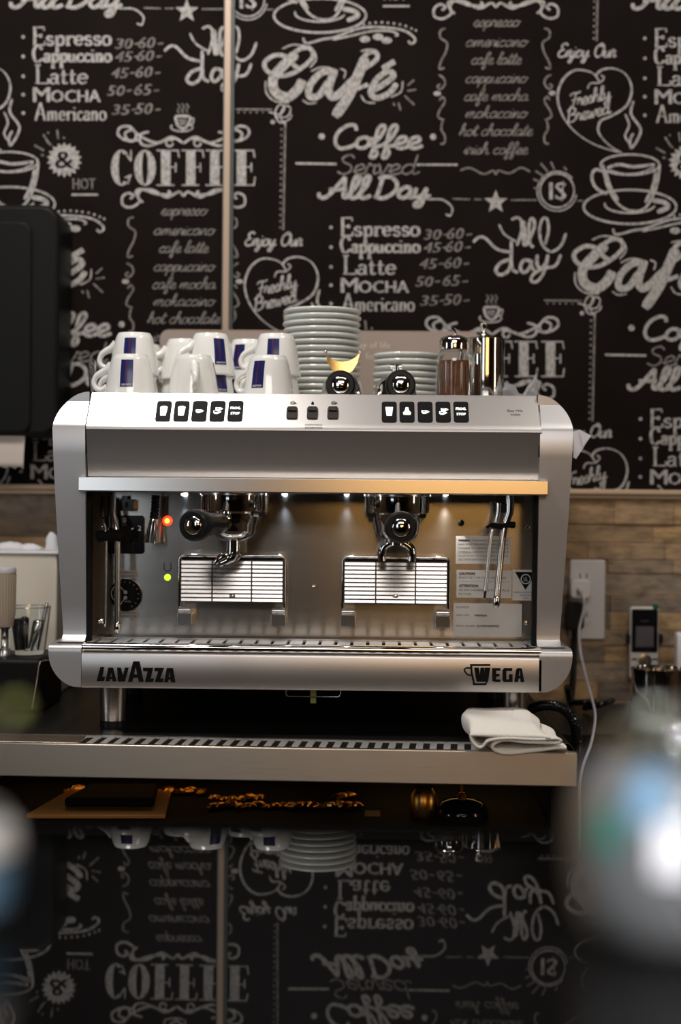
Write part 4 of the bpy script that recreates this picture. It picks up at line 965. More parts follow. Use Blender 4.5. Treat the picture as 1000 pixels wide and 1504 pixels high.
b = MB(); f = frontf(187.5, 741.5, YP - .012); b.prism(rrect(20 * K, 17 * K, 3 * K), f, -.012, .010, 0); b.prism(rrect(5 * K, 8 * K, .5 * K), f, .010, .0104, 1); f2 = frontf(184, 733, YP - .012); b.prism(rrect(8 * K, 10 * K, 1 * K), f2, -.01, .004, 0); b.build('valve_block', ['black_gloss', 'grey_ink'], mach, smooth=20, bevel=.001)
b = MB(); P = [at(x, y, .075) for x, y in ((229, 727), (228.5, 738), (228, 748), (226, 762))]; pts = spl([tuple(p) for p in P], 8); b.tube(pts, [(.0072 if i % 3 else .0058) for i in range(len(pts))], 16); hw = b.build('hot_water_hose', 'black', mach, smooth=50)
b = MB(); p0, p1 = at(225.5, 760, .075), at(221.5, 797, .075); L = (p1 - p0).length; b.lathe([(.0045, 0), (.0055, .004), (.0070, .014), (.0110, L - .004), (.0118, L), (.0105, L), (.009, L - .006)], axisT(p0, p1), 28); b.build('hot_water_nozzle', 'chrome', mach, smooth=50)
# second steam wand by the labels
b = MB(); P = [at(x, y, .06) for x, y in ((733, 727), (732, 752), (728, 771))]; b.tube(P, .0042, 12); P = [at(x, y, .055) for x, y in ((749, 727), (748.5, 752), (742, 771))]; b.tube(P, [.0062, .006, .0055], 14); f = frontf(741, 733, .06); b.prism(rrect(26 * K, 12 * K, 3 * K), f, -.02, .006); b.build('wand_joint', 'chrome', mach, smooth=40)
b = MB(); f = frontf(739, 744, .07); b.prism(rrect(16 * K, 17 * K, 2 * K), f, -.004, .004); b.build('wand_bracket', 'black', mach)
wand('steam_wand', 0, [(742, 766, .050), (738, 790, .046), (734, 830, .044), (729.5, 880, .040)], .0050, 0, .0058)
wand('milk_wand', 0, [(727, 768, .055), (721, 785, .050), (716.5, 830, .048), (712.5, 868, .046)], .0031, 0, .0024)
b = MB(); P = [at(x, y, .046) for x, y in ((714, 775), (722, 771.5), (734, 773.5), (745, 771), (757, 771))]; b.tube(spl([tuple(p) for p in P], 5), [.0022] * 5 + [.0042] * 12 + [.005] * 3 + [.003], 14); b.build('wand_grip', 'black_matte', mach)

# ------------------------------------------------------------------ cups on the machine
CH = .068
def cup():
    r = empty('espresso_cup', (0, 0, 0), '', 'cup', 'cups on the machine')
    b = MB(); prof = [(.0375, .0006), (.0392, 0), (.0402, .0012), (.0398, .004), (.0377, .020), (.0341, .042), (.0301, .059), (.0284, .0640), (.0268, .0660), (.0262, CH), (.0232, CH), (.0215, .0655), (.0, .065)]
    b.lathe(prof, None, 48); b.lathe([(.0, .060), (.024, .058), (.031, .045), (.0352, .02), (.0375, .0006)], None, 48)
    b.build('body', 'ceramic', r, smooth=60)
    b = MB(); p = spl([(-.0290, 0, .053), (-.0370, 0, .0445), (-.0455, 0, .0400), (-.0530, 0, .0345), (-.0568, 0, .0260), (-.0545, 0, .0175), (-.0480, 0, .0138), (-.0420, 0, .0155), (-.0365, 0, .0200)], 5)
    b.tube(p, [.0072 - .0030 * min(1, i / (len(p) * .45)) for i in range(len(p))], 12); b.build('handle', 'ceramic', r, smooth=60)
    b = MB()
    def rad(zz):
        for (r0, z0), (r1, z1) in zip(prof[2:], prof[3:]):
            if z0 <= zz <= z1: return r0 + (r1 - r0) * (zz - z0) / (z1 - z0)
        return .04
    def patch(a0, a1, z0, z1, lift, m, nz=8, na=5):
        vs = []; 
        for i in range(nz + 1):
            zz = z0 + (z1 - z0) * i / nz
            for j in range(na + 1):
                w = a0 + (a1 - a0) * j / na; k = .0375 / rad(zz); a = -PI / 2 + w * (1 + (k - 1) * .6); rr = rad(zz) + lift; vs.append((rr * math.cos(a), rr * math.sin(a), zz))
        b.add(vs, [(i * (na + 1) + j, i * (na + 1) + j + 1, (i + 1) * (na + 1) + j + 1, (i + 1) * (na + 1) + j) for i in range(nz) for j in range(na)], m)
    patch(-.265, .265, .0165, .0585, .00035, 0); patch(-.05, .0, .024, .0575, .0006, 1, 6, 2)
    vs, fs = text_mesh('espresso'); x1 = max(v[0] for v in vs); k = .0155 / x1; zz0 = .0185
    b.add([((rad(zz0 + v[1] * k) + .0007) * math.cos(-PI / 2 + (v[0] * k - .00775) / .038), (rad(zz0 + v[1] * k) + .0007) * math.sin(-PI / 2 + (v[0] * k - .00775) / .038), zz0 + v[1] * k * 1.3) for v in vs], fs, 2)
    b.build('printed_label', ['navy', 'red', 'white_print'], r, smooth=60)
    return r
PITCHC = .043
spots = [  # px of the cup's middle, depth, turn, stack height (0 = on the shelf, 1 = on another cup), label
 (191.5, .110, 0, 0, 'upturned white cup with navy label, front row, beside the clear tumbler'),
 (197, .196, -6, 0, 'upturned white cup mostly hidden directly behind the front cup beside the clear tumbler'),
 (197, .196, -3, 1, 'upturned white cup with navy label, raised behind the front cup beside the clear tumbler'),
 (198, .283, -150, 0, 'upturned white cup, bottom of the rear-but-one pile by the clear tumbler'),
 (198, .283, -150, 1, 'upturned plain white cup, top of the rear-but-one pile by the clear tumbler'),
 (211, .370, -150, 0, 'upturned white cup, bottom of the rearmost pile by the clear tumbler'),
 (211, .370, -150, 1, 'upturned plain white cup, top of the rearmost pile by the clear tumbler'),
 (284, .110, 100, 0, 'upturned white cup with its handle turned to the front, no label showing'),
 (309, .196, 36, 0, 'upturned white cup whose navy label shows just right of the cup with the front-facing handle'),
 (309, .196, 32, 1, 'upturned white cup, tallest of the middle piles, tall navy label above the front-facing handle'),
 (270, .285, -150, 0, 'upturned white cup hidden behind the cup with the front-facing handle'),
 (270, .285, 20, 1, 'upturned white cup high up behind, its handle over the cup with the front-facing handle'),
 (394.5, .110, -24, 0, 'upturned white cup with navy label, front row, next to the tall saucer stack'),
 (405, .196, -8, 0, 'upturned white cup hidden behind the front cup next to the tall saucer stack'),
 (405, .196, -4, 1, 'upturned white cup with navy label, raised behind the front cup by the tall saucers'),
 (364, .285, -30, 0, 'upturned white cup seen through the handle of the cup in front, under another cup'),
 (364, .285, -22, 1, 'upturned white cup at the back whose navy label is partly covered by a raised cup'),
]
c0 = cup()
for i, (px, Y, rz, lvl, lab) in enumerate(spots):
    c = c0 if i == 0 else copy_tree(c0)
    if i == 11:
        for ch in list(c.children):
            if ch.name.startswith('printed_label'): bpy.data.objects.remove(ch)
    c.location = (Xp(px, 560, Y), Y, ZT + .0003 + lvl * PITCHC); c.rotation_euler = (0, 0, math.radians(rz)); c['label'] = lab

# ------------------------------------------------------------------ saucers
def saucer():
    b = MB(); b.lathe([(0, .0035), (.026, .0035), (.028, 0), (.031, 0), (.034, .0035), (.046, .0058), (.058, .0092), (.0625, .0108), (.0641, .0124), (.0643, .0146), (.0632, .0160), (.055, .0128), (.044, .0092), (.033, .0102), (.031, .0104), (.026, .0075), (0, .0070)], None, 56)
    return b.build('saucer', 'saucer', None, smooth=60)
s0 = saucer(); ORD = ['topmost', 'second', 'third', 'fourth', 'fifth', 'sixth', 'seventh', 'eighth', 'ninth', 'tenth', 'eleventh', 'twelfth', 'thirteenth', 'fourteenth', 'fifteenth', 'sixteenth', 'seventeenth', 'eighteenth']
first = True
rs = random.Random(3)
for px, Y, ytop, what, rad_ in ((472.5, .312, 450, 'tall', 57), (597, .300, 515, 'short', 49)):
    zz = at(px, ytop, Y - .06).z; n = max(2, round((zz - ZT - .0155) / .0106) + 1); sc = rad_ * (D + Y) / F / .064
    for i in range(n):
        s = s0 if first else copy_tree(s0); first = False
        s.location = (Xp(px, 500, Y) + rs.uniform(-.0012, .0012), Y + rs.uniform(-.001, .001), ZT + .0003 + i * (.0106 if sc > .95 else .0106)); s.scale = (sc, sc, 1)
        k = n - 1 - i
        tag(s, ('%s saucer of the %s white saucer stack on the machine' % (ORD[k].capitalize() if k == 0 else ORD[k].capitalize() + ' from the top', what)) if k == 0 else '%s white saucer from the top of the %s stack on the machine' % (ORD[k], what), 'saucer', 'saucers in the %s stack' % what)

# ------------------------------------------------------------------ tumbler, sugar shaker, pitcher, film on the machine
def at_on(px, Y, py=575): return Vector((Xp(px, py, Y), Y, ZT))
o = at_on(152, .24)
root = empty('clear_tumbler', o, 'clear plastic tumbler standing beside the cups at the end of the machine', 'tumbler')
b = MB(); k = (D + .24) / F; r = 23 * k; hh = Zp(534, .24) - ZT
b.lathe([(0, .0012), (r * .80, .0012), (r * .86, .003), (r, hh), (r * .965, hh), (r * .83, .006), (0, .006)], Matrix.Translation(o), 36); b.build('body', 'glass', root, smooth=50)
o = at_on(666, .165)
k = (D + .165) / F; r = 24.5 * k; hh = Zp(508, .165) - ZT
root = empty('sugar_shaker', o, 'ribbed glass shaker of brown powder with a steel pouring lid on the machine', 'shaker', )
T = Matrix.Translation(o)
b = MB(); n = 44; vs = []; fs = []
prof = [(0, .001), (.93, .001), (1, .006), (1, hh * .70), (.98, hh * .78), (.86, hh * .90), (.80, hh * .95), (.80, hh), (.75, hh), (.75, hh * .95), (.81, hh * .9), (.92, hh * .78), (.94, hh * .7), (.94, .007), (0, .006)]
b.lathe([(r * q, zz) for q, zz in prof], T, 44)
for i in range(16):
    a = 2 * PI * i / 16; b.tube([o + Vector((r * .985 * math.cos(a), r * .985 * math.sin(a), zz)) for zz in (.004, hh * .68)], .0016, 6)
b.build('jar', 'glass', root, smooth=50)
b = MB(); b.lathe([(0, .0065), (r * .90, .0065), (r * .92, .01), (r * .92, Zp(529, .165) - ZT), (r * .5, Zp(529, .165) - ZT + .001), (0, Zp(529, .165) - ZT + .002)], T, 36); b.build('powder', 'brown', root, smooth=50)
b = MB(); r2 = r * .86; zl_ = hh - .006
b.lathe([(r2, zl_), (r2 * 1.04, zl_ + .002), (r2, zl_ + .005), (r2 * 1.04, zl_ + .008), (r2, zl_ + .011), (r2 * 1.02, zl_ + .015), (r2 * .9, zl_ + .020), (r2 * .5, zl_ + .0235), (0, zl_ + .0245)], T, 36)
b.build('lid', 'chrome', root, smooth=50)
b = MB(); b.tube(spl([tuple(o + Vector((.002, 0, zl_ + .023))), tuple(o + Vector((.0015, 0, zl_ + .029))), tuple(o + Vector((-.004, -.002, zl_ + .036)))], 4), .0022, 10); b.build('pour_flap', 'chrome', root)
# steel pitcher with lid knob
o = at_on(713, .215); k = (D + .215) / F; r = 26.5 * k; hh = Zp(497, .215) - ZT
root = empty('lidded_steel_pitcher', o, 'polished steel pitcher with a lid knob beside the brown powder shaker', 'pitcher')
T = Matrix.Translation(o)
b = MB(); b.lathe([(0, .001), (r * .95, .001), (r, .004), (r, hh * .5), (r * .985, hh * .8), (r * 1.0, hh), (r * .965, hh), (r * .95, hh * .8), (r * .96, .006), (0, .006)], T, 48)
b.add([(o.x + r * .80, o.y - r * .5, ZT + hh), (o.x + r * 1.06, o.y - r * .72, ZT + hh + .003), (o.x + r * .93, o.y - r * .18, ZT + hh), (o.x + r * .86, o.y - r * .42, ZT + hh * .72)], [(0, 3, 1), (1, 3, 2), (0, 1, 2)])
b.build('jug', 'pitcher', root, smooth=50)
b = MB(); b.lathe([(r * .96, hh), (r * .9, hh + .002), (r * .3, hh + .004), (.006, hh + .006), (.0045, hh + .010), (.0045, hh + .020), (.006, hh + .022), (.006, hh + .026), (0, hh + .027)], Matrix.Translation(o + Vector((-.004, 0, 0))) , 32); b.build('lid', 'chrome', root, smooth=45)
b = MB(); a0 = Vector((-.75, .66, 0)); b.tube(spl([tuple(o + a0 * r * .98 + Vector((0, 0, hh * .93))), tuple(o + a0 * (r + .013) + Vector((0, 0, hh * .93))), tuple(o + a0 * (r + .020) + Vector((0, 0, hh * .62))), tuple(o + a0 * (r + .010) + Vector((0, 0, hh * .28))), tuple(o + a0 * r * .98 + Vector((0, 0, hh * .22)))], 6), .0045, 12); b.build('handle', 'pitcher', root, smooth=60)
# clear crumpled film
o = at_on(764, .20); k = (D + .2) / F; b = MB(); rs = random.Random(5)
outline = [(-27, 0), (-26, 25), (-20, 31), (-8, 27), (-2, 19), (4, 17), (10, 27), (19, 41), (23, 46), (25, 30), (25, 0)]
ring = []; nL = 5
for j in range(nL):
    y = -.022 + .044 * j / (nL - 1); q = 1 - .25 * abs(j - 2) / 2
    ring.append([(o.x + x * k * (1 + rs.uniform(-.03, .03)), o.y + y + rs.uniform(-.004, .004), ZT + .0005 + max(0, hh2 * k * q + (rs.uniform(-.003, .003) if hh2 else 0))) for x, hh2 in outline])
vs = [p for rr_ in ring for p in rr_]; m_ = len(outline)
b.add(vs, [(j * m_ + i, j * m_ + i + 1, (j + 1) * m_ + i + 1, (j + 1) * m_ + i) for j in range(nL - 1) for i in range(m_ - 1)] + [tuple(range(m_)), tuple(reversed(range((nL - 1) * m_, nL * m_)))])
tag(b.build('plastic_wrap', 'film', None, smooth=30), 'crumpled clear plastic wrap lying at the end of the machine beside the steel pitcher', 'plastic wrap')

# ------------------------------------------------------------------ left of the machine
# paper-towel dispenser on the wall
pL, pR, pT, pB = at(-120, 640, .46), at(84, 640, .46), at(40, 300, .46).z, at(40, 640, .46).z
root = empty('paper_towel_dispenser', ((pL.x + pR.x) / 2, YW, (pT + pB) / 2), 'large black paper towel dispenser mounted on the patterned wall', 'dispenser')
b = MB(); b.prism(rrect(pR.x - pL.x, pT - pB, .03, 8), (Vector(((pL.x + pR.x) / 2, .46, (pT + pB) / 2)), Vector((1, 0, 0)), Vector((0, 0, 1)), Vector((0, -1, 0))), -.118, 0); b.build('case', 'case', root, smooth=40, bevel=.008)
b = MB(); c_ = at(-30, 480, .452); b.prism(rrect(.185, .38, .02, 6), (c_, Vector((1, 0, 0)), Vector((0, 0, 1)), Vector((0, -1, 0))), -.010, 0); b.build('front_cover', 'case', root, smooth=40, bevel=.004)
xl_, xr_ = at(-95, 660, .47).x, at(37, 660, .47).x; z0, z1 = at(20, 636, .47).z, at(20, 690, .47).z
b = MB(); vs = []; n = 32; m_ = 7
for j in range(m_):
    for i in range(n + 1):
        x = xl_ + (xr_ - xl_) * i / n; t = j / (m_ - 1); y = .475 - .018 * math.sin(t * 1.4); zz = z0 + .018 - (z0 - z1 + .018) * t
        if j == m_ - 1: zz += .006 * abs(math.sin(PI * i / 3.2))
        vs.append((x, y, zz))
b.add(vs, [(j * (n + 1) + i, (j + 1) * (n + 1) + i, (j + 1) * (n + 1) + i + 1, j * (n + 1) + i + 1) for j in range(m_ - 1) for i in range(n)])
tag(b.build('paper_towel', 'paper', None, smooth=60, solid=.0008), 'white paper towel with a serrated edge hanging from the black dispenser', 'paper towel')
# white bin, with translucent bags on it
a, c = at(-120, 808, .36), at(83.5, 808, .36)
root = empty('white_storage_bin', ((a.x + c.x) / 2, .42, ZC), 'white plastic bin standing behind the cutlery glass beside the machine', 'bin')
b = MB(); b.box(a.x, c.x, .36, .50, ZC + .0004, a.z - .006); b.build('body', 'bin', root, bevel=.004)
b = MB(); b.box(a.x - .003, c.x + .003, .357, .503, a.z - .006, a.z); b.build('rim', 'white_plastic', root, bevel=.002)
rs = random.Random(9)
def lump(name, px, Y, w, h, zbase, m, label, cat, group=None, seed=1):
    o = Vector((at(px, 795, Y).x, Y, zbase)); r_ = random.Random(seed); b = MB(); n = 16; vs = []; k = 6
    for j in range(k + 1):
        ph = PI / 2 * j / k
        for i in range(n): 
            q = 1 + r_.uniform(-.14, .14); vs.append((o.x + w * math.cos(ph) * math.cos(2 * PI * i / n) * q, o.y + w * .6 * math.cos(ph) * math.sin(2 * PI * i / n) * q, o.z + h * math.sin(ph) * (1 + r_.uniform(-.1, .1))))
    b.add(vs, [(j * n + i, j * n + (i + 1) % n, (j + 1) * n + (i + 1) % n, (j + 1) * n + i) for j in range(k) for i in range(n)] + [tuple(reversed(range(n)))])
    return tag(b.build(name, m, None, smooth=40), label, cat, group)
for i, (px, w, h, l) in enumerate(((14, .030, .013, 'folded white napkin end on the white bin nearest the wall dispenser'), (44, .022, .010, 'low white napkin fold in the middle of the white bin top'), (76, .012, .030, 'bright upright white napkin on the bin corner next to the machine'))):
    lump('napkin', px, .43, w, h, a.z + .0004, 'card', l, 'napkin', 'napkins on the bin', i + 3)
# black stand, the cutlery glass and the ribbed whisk handle
a, c = at(-130, 967, .17), at(60, 967, .17)
tag((lambda b: (b.box(a.x, c.x, .17, .33, ZC + .0004, a.z), b.build('black_stand', 'case', None, bevel=.006))[1])(MB()), 'black box stand beside the machine, under the glass of utensils', 'stand')
b = MB(); P = [at(x, y, .166) for x, y in ((76, 969), (64, 971), (58, 975), (54, 1000), (47, 1040))]; b.tube(spl([tuple(p) for p in P], 4), .0014, 8)
tag(b.build('bent_wire_handle', 'satin', None), 'thin bent steel wire running down the front of the black stand', 'wire')
o = at(41, 962, .25); o.z = a.z; k = (D + .25) / F
root = empty('utensil_glass', o, 'clear glass tumbler full of utensils on the black stand', 'glass')
b = MB(); hh = 70 * k; b.lathe([(0, .001), (24 * k, .001), (25 * k, .004), (33 * k, hh), (32 * k, hh), (24 * k, .008), (0, .008)], Matrix.Translation(o) @ Matrix.Diagonal((1, 1, 1, 1)), 36); b.build('body', 'glass', root, smooth=50)
b = MB(); pts = [(o.x + 32.5 * k * math.cos(t), o.y + 32.5 * k * math.sin(t), o.z + hh) for t in [2 * PI * i / 30 for i in range(31)]]; b.tube(pts, .0009, 6); b.build('rim', 'pale_glass', root)
def utensil(name, x0, y0, x1, y1, Y, r0, r1, m, lab, head=0):
    p0, p1 = at(x0, y0, Y), at(x1, y1, Y); p0.z = max(p0.z, o.z + .009)
    b = MB(); b.tube([p0, p0.lerp(p1, .5), p0.lerp(p1, .93), p1], [r0, (r0 + r1) / 2, r1, r1 * .5], 12)
    return tag(b.build(name, m, None, smooth=60), lab, 'utensil', 'utensils in the glass')
utensil('spatula', 30, 958, 26, 908, .235, .0085, .0105, 'black', 'thick black rubber-handled utensil at the near side of the utensil glass')
utensil('spoon', 44, 958, 58, 910, .25, .004, .0095, 'satin', 'steel spoon bowl-up in the middle of the utensil glass')
utensil('spoon', 38, 958, 36, 905, .262, .004, .008, 'black_gloss', 'dark narrow utensil behind the thick black-handled one in the glass')
utensil('teaspoon', 54, 958, 69.5, 884, .245, .0035, .0032, 'chrome', 'long thin spoon handle sticking out of the utensil glass towards the machine')
o2 = at(7, 968, .20); o2.z = a.z; k = (D + .20) / F; zt_ = at(7, 832, .20).z - o2.z
root = empty('ribbed_milk_frother', o2, 'upright utensil with a ribbed tan handle and grey cap on the black stand', 'frother')
T = Matrix.Translation(o2); b = MB(); n = 48
b.lathe([(0, .0005), (.010, .0005), (.010, .012), (.006, .016), (.006, zt_ - .098 - .004), (.0095, zt_ - .098)], T, 24, 0); b.build('neck', 'satin', root, smooth=50)
b = MB(); prof = [(11 * k, zt_ - .097), (14.5 * k, zt_ - .075), (15.5 * k, zt_ - .012), (15.5 * k, zt_ - .010)]; b.lathe(prof, T, 36)
for i in range(24):
    an = 2 * PI * i / 24; b.tube([o2 + Vector((rr_ * math.cos(an), rr_ * math.sin(an), zz)) for rr_, zz in prof[:3]], .0011, 6)
b.build('ribbed_handle', 'tan', root, smooth=50)
b = MB(); b.lathe([(15.8 * k, zt_ - .0105), (16.4 * k, zt_ - .006), (15 * k, zt_ - .0015), (9 * k, zt_), (0, zt_)], T, 36); b.build('cap', 'outlet', root, smooth=50)

# ------------------------------------------------------------------ right of the machine
def W_(px, py, Y): return at(px, py, Y)
# outlet plate with a white charger, a black plug and their cables
YO = YW - .006
c_ = at(862, 880.5, YO); w = (at(888, 880, YO).x - at(836, 880, YO).x); h = at(862, 822, YO).z - at(862, 938.5, YO).z
root = empty('wall_outlet_plate', c_, 'white double outlet plate on the stone wall beside the machine', 'outlet')
f = (c_, Vector((1, 0, 0)), Vector((0, 0, 1)), Vector((0, -1, 0)))
b = MB(); b.prism(rrect(w, h, .004), f, -.004, .004); b.build('plate', 'outlet', root, smooth=30, bevel=.002)
for py in (848, 905):
    b = MB(); q = at(856, py, YO); b.prism(rrect(.034, .030, .010), (q, f[1], f[2], f[3]), .004, .0055, 0)
    for dx in (-.006, .006): b.prism(rrect(.0022, .009, .0008), (q + Vector((dx, 0, .003)), f[1], f[2], f[3]), .0055, .006, 1)
    b.build('socket', ['outlet', 'hole'], root, smooth=30)
b = MB(); q = at(851, 838, YO); b.lathe([(.0028, .004), (.0028, .005), (0, .0055)], axisT(q, q + Vector((0, -1, 0))), 12); b.build('plate_screw', 'hole', root)
YC = YO - .035
b = MB(); q = at(853, 865.5, YC); b.prism(rrect(.038, .036, .009), (q, f[1], f[2], f[3]), -.0285, .0); 
ch = tag(b.build('charger', 'white_plastic', None, smooth=30, bevel=.003), 'white phone charger plugged into the wall outlet plate', 'charger')
b = MB(); P = [(850.5, 866, YC - .001), (857, 878, YC - .012), (857, 896, YC - .01), (850.5, 925, YC - .01), (852, 955, YC - .02), (858, 985, YC - .08), (866, 1015, .35), (873, 1042, .25), (873.5, 1062, .19), (868, 1092, .12), (857, 1122, .08), (852, 1148, .07), (851, 1180, .075), (851, 1250, .08)]
P = [tuple(at(*p)) for p in P]; b.tube(spl(P, 8), .0024, 10); q = at(850.5, 866, YC); b.lathe([(.0048, 0), (.0046, .012), (.003, .018)], axisT(q, q + Vector((.04, -1, -.15))), 14)
tag(b.build('charging_cable', 'cable_white', None, smooth=60), 'thin white charging cable trailing from the charger down past the worktop', 'cable')
b = MB(); q = at(845, 905, YO - .03); b.prism(rrect(.032, .052, .010), (q, f[1], f[2], f[3]), -.023, .004)
P = [at(844, 922, YO - .028), at(843, 945, YO - .025), at(842, 985, YO - .03), at(838, 1030, YO - .04), at(832, 1052, YO - .08)]; P[-1].z = max(P[-1].z, ZC + .01); b.tube(spl([tuple(p) for p in P], 6), .0058, 12)
tag(b.build('power_plug', 'black', None, smooth=40, bevel=.002), 'black power plug and cord below the white charger on the outlet plate', 'plug')
# handset in its wall clip
YH = YW - .026
root = empty('silver_handset', at(947, 950, YH), 'small silver handset with a dark screen in a black wall clip, above the steel pitcher', 'handset')
cx = at(946, 940, YH); w = at(968, 940, YH).x - at(925.5, 940, YH).x; h = at(946, 891.5, YH).z - at(946, 998, YH).z
f = (Vector((cx.x, YH, at(946, 944.7, YH).z)), Vector((1, 0, 0)), Vector((0, 0, 1)), Vector((0, -1, 0)))
b = MB(); b.prism(rrect(w, h, .006), f, -.014, 0); b.build('shell', 'handset', root, smooth=30, bevel=.002)
kh = (D + YH) / F
def hf(px, py): return (at(px, py, YH), f[1], f[2], f[3])
b = MB(); b.prism(rrect(38 * kh, 63 * kh, .003), hf(946.5, 926.5), 0, .0012, 0); b.prism(rrect(26 * kh, 30 * kh, .001), hf(946.5, 935), .0012, .0015, 1); b.ribbon([(-6 * kh, 0), (6 * kh, 0)], 2 * kh, hf(946.5, 912), .0015, 2); b.build('display', ['black_gloss', 'screen', 'grey_ink'], root, smooth=20)
b = MB(); q = at(947, 970.5, YH); T = axisT(q, q + Vector((0, -1, 0))); b.lathe([(10 * kh, 0), (10 * kh, .0015), (7 * kh, .002), (6.5 * kh, .0012), (4 * kh, .0012), (3.6 * kh, .002), (0, .002)], T, 28); b.build('round_key', 'satin', root, smooth=40)
b = MB()
for px in (931.5, 962): b.prism(rrect(8 * kh, 3 * kh, .0005), hf(px, 968), 0, .0008)
b.build('side_key', 'satin', root, smooth=20)
b = MB(); b.prism(rrect(7 * kh, 7 * kh, .001), hf(962.5, 891), -.006, .0025); b.build('coloured_stud', 'green_key', root, smooth=30)
b = MB(); 
for px in (923, 970.5): q = at(px, 938, YH + .006); b.box(q.x - .0025, q.x + .0025, YH - .001, YW - .004, q.z - .008, q.z + .008)
q = f[0]; b.box(q.x - w / 2, q.x + w / 2, YH + .0145, YW - .004, q.z - .02, q.z + .02); b.build('wall_clip', 'black', root, bevel=.001)
q = at(1012, 965, .50); b = MB(); b.box(q.x - .021, q.x + .03, .50, .53, ZS + .0005, at(1012, 930, .50).z); tag(b.build('white_plastic_box', 'white_plastic', None, bevel=.005), 'white plastic box at the edge of the picture behind the steel pitcher', 'box')
# open steel pitcher on the side counter
o = at(966, 1060, .33); o.z = ZS; k = (D + .33) / F; r = 40 * k; hh = at(966, 986, .33 - r).z - ZS
root = empty('steel_milk_pitcher', o, 'open polished steel milk pitcher on the side counter below the handset', 'pitcher')
T = Matrix.Translation(o); b = MB(); b.lathe([(0, .001), (r * .98, .001), (r * 1.03, .006), (r * 1.03, hh * .3), (r * .97, hh * .85), (r * 1.0, hh), (r * .975, hh), (r * .95, hh * .85), (r * 1.0, hh * .3), (r * .98, .008), (0, .006)], T, 56); b.build('jug', 'pitcher', root, smooth=50)
b = MB(); a0 = Vector((.86, .5, 0)); b.tube(spl([tuple(o + a0 * r * .96 + Vector((0, 0, hh * .9))), tuple(o + a0 * (r + .02) + Vector((0, 0, hh * .9))), tuple(o + a0 * (r + .026) + Vector((0, 0, hh * .5))), tuple(o + a0 * r * 1.0 + Vector((0, 0, hh * .2)))], 6), .0045, 12); b.build('handle', 'pitcher', root, smooth=60)
b = MB(); 
for (x0, y0), (x1, y1) in (((838, 1032), (872, 1030)), ((858, 1040), (900, 1028))): 
    p = at(x0, y0, .45); q = at(x1, y1, .45); p.z = max(p.z, ZS + .006); q.z = max(q.z, ZS + .006); b.tube(spl([tuple(p), tuple((p + q) / 2 + Vector((0, -.03, .004))), tuple(q)], 8), .0055, 10)
tag(b.build('loose_cable', 'black_gloss', None, smooth=60), 'black cord lying on the side counter behind the white cable', 'cord')
# white card behind the machine's shoulder
b = MB(); Yc = .16; P = [at(x, y, Yc) for x, y in ((842, 634), (851, 631), (868, 640), (846, 674), (842, 672))]; f_ = (Vector((0, Yc, 0)), Vector((1, 0, 0)), Vector((0, 0, 1)), Vector((0, -1, 0)))
b.prism([(p.x, p.z) for p in P], f_, -.001, 0); P2 = [at(x, y, Yc - .002) for x, y in ((851, 631), (868, 640), (856, 656))]; b.prism([(p.x, p.z) for p in P2], (Vector((0, Yc - .003, 0)),) + f_[1:], -.0006, 0)
tag(b.build('folded_white_card', 'card', None, smooth=0), "folded white card sticking out beside the machine's shoulder", 'card')
# ridged hose
b = MB(); P = [at(x, y, Y) for x, y, Y in ((770, 1046, .17), (797, 1036, .14), (825, 1040, .11), (842, 1058, .095), (847, 1084, .13), (847, 1112, .15))]
pts = spl([tuple(p) for p in P], 14); b.tube(pts, [(.0084 if i % 2 else .0062) for i in range(len(pts))], 14)
tag(b.build('ridged_hose', 'hose', None, smooth=30), 'black ridged hose curving down behind the white cloth', 'hose')

# folded cloth on the steel edge
yc0 = sill(Xp(760, 1100, -.1)).y - .006
def zc(px, py): p = at(px, py, yc0); return (p.x, p.z)
path = [zc(*p) for p in ((832, 1099), (815, 1099.5), (780, 1104), (748, 1108), (730, 1106.5), (720, 1100), (724, 1092), (740, 1087.5), (770, 1090), (805, 1091), (822, 1090.5), (826, 1087.5), (820, 1084.5), (790, 1086), (750, 1084.5), (722, 1088), (712, 1097), (704, 1098), (694, 1090), (690, 1078), (691, 1068), (698, 1065), (720, 1066), (760, 1068), (790, 1070), (798, 1074), (806, 1080))]
sp = spl(path, 6); b = MB(); nY = 12; vs = []; N = len(sp); rs = random.Random(4)
zmin = ZC + .0035
for j in range(nY + 1):
    t = j / nY; y = yc0 + .135 * t
    for i, (x, zz) in enumerate(sp):
        up = i / N
        q = zz + (max(zmin, zz) - zz) * min(1, t * 6) + .004 * up * math.sin(t * 5 + x * 40) * (1 - .4 * t) * t
        q += .006 * up * up * t
        if up > .45 and t < .3:
            g = min(1, t / .3); g = g * g * (3 - 2 * g); zl2 = ZC + .021; q = q if q < zl2 else zl2 + (q - zl2) * (.12 + .88 * g)
        xx = x + (.004 * math.sin(t * 7 + up * 9) - .020 * t * (1 - .5 * up) * (1 if x > sp[0][0] - .06 else .0))
        vs.append((xx, y + .004 * math.sin(up * 11), max(q, zmin if t > .12 else q)))
b.add(vs, [(j * N + i, j * N + i + 1, (j + 1) * N + i + 1, (j + 1) * N + i) for j in range(nY) for i in range(N - 1)])
cl = b.build('folded_cloth', 'cloth', None, smooth=80, solid=.0036); cl.modifiers['thick'].offset = 0
tag(cl, 'folded white terry cloth lying on the end of the steel worktop edge', 'cloth')

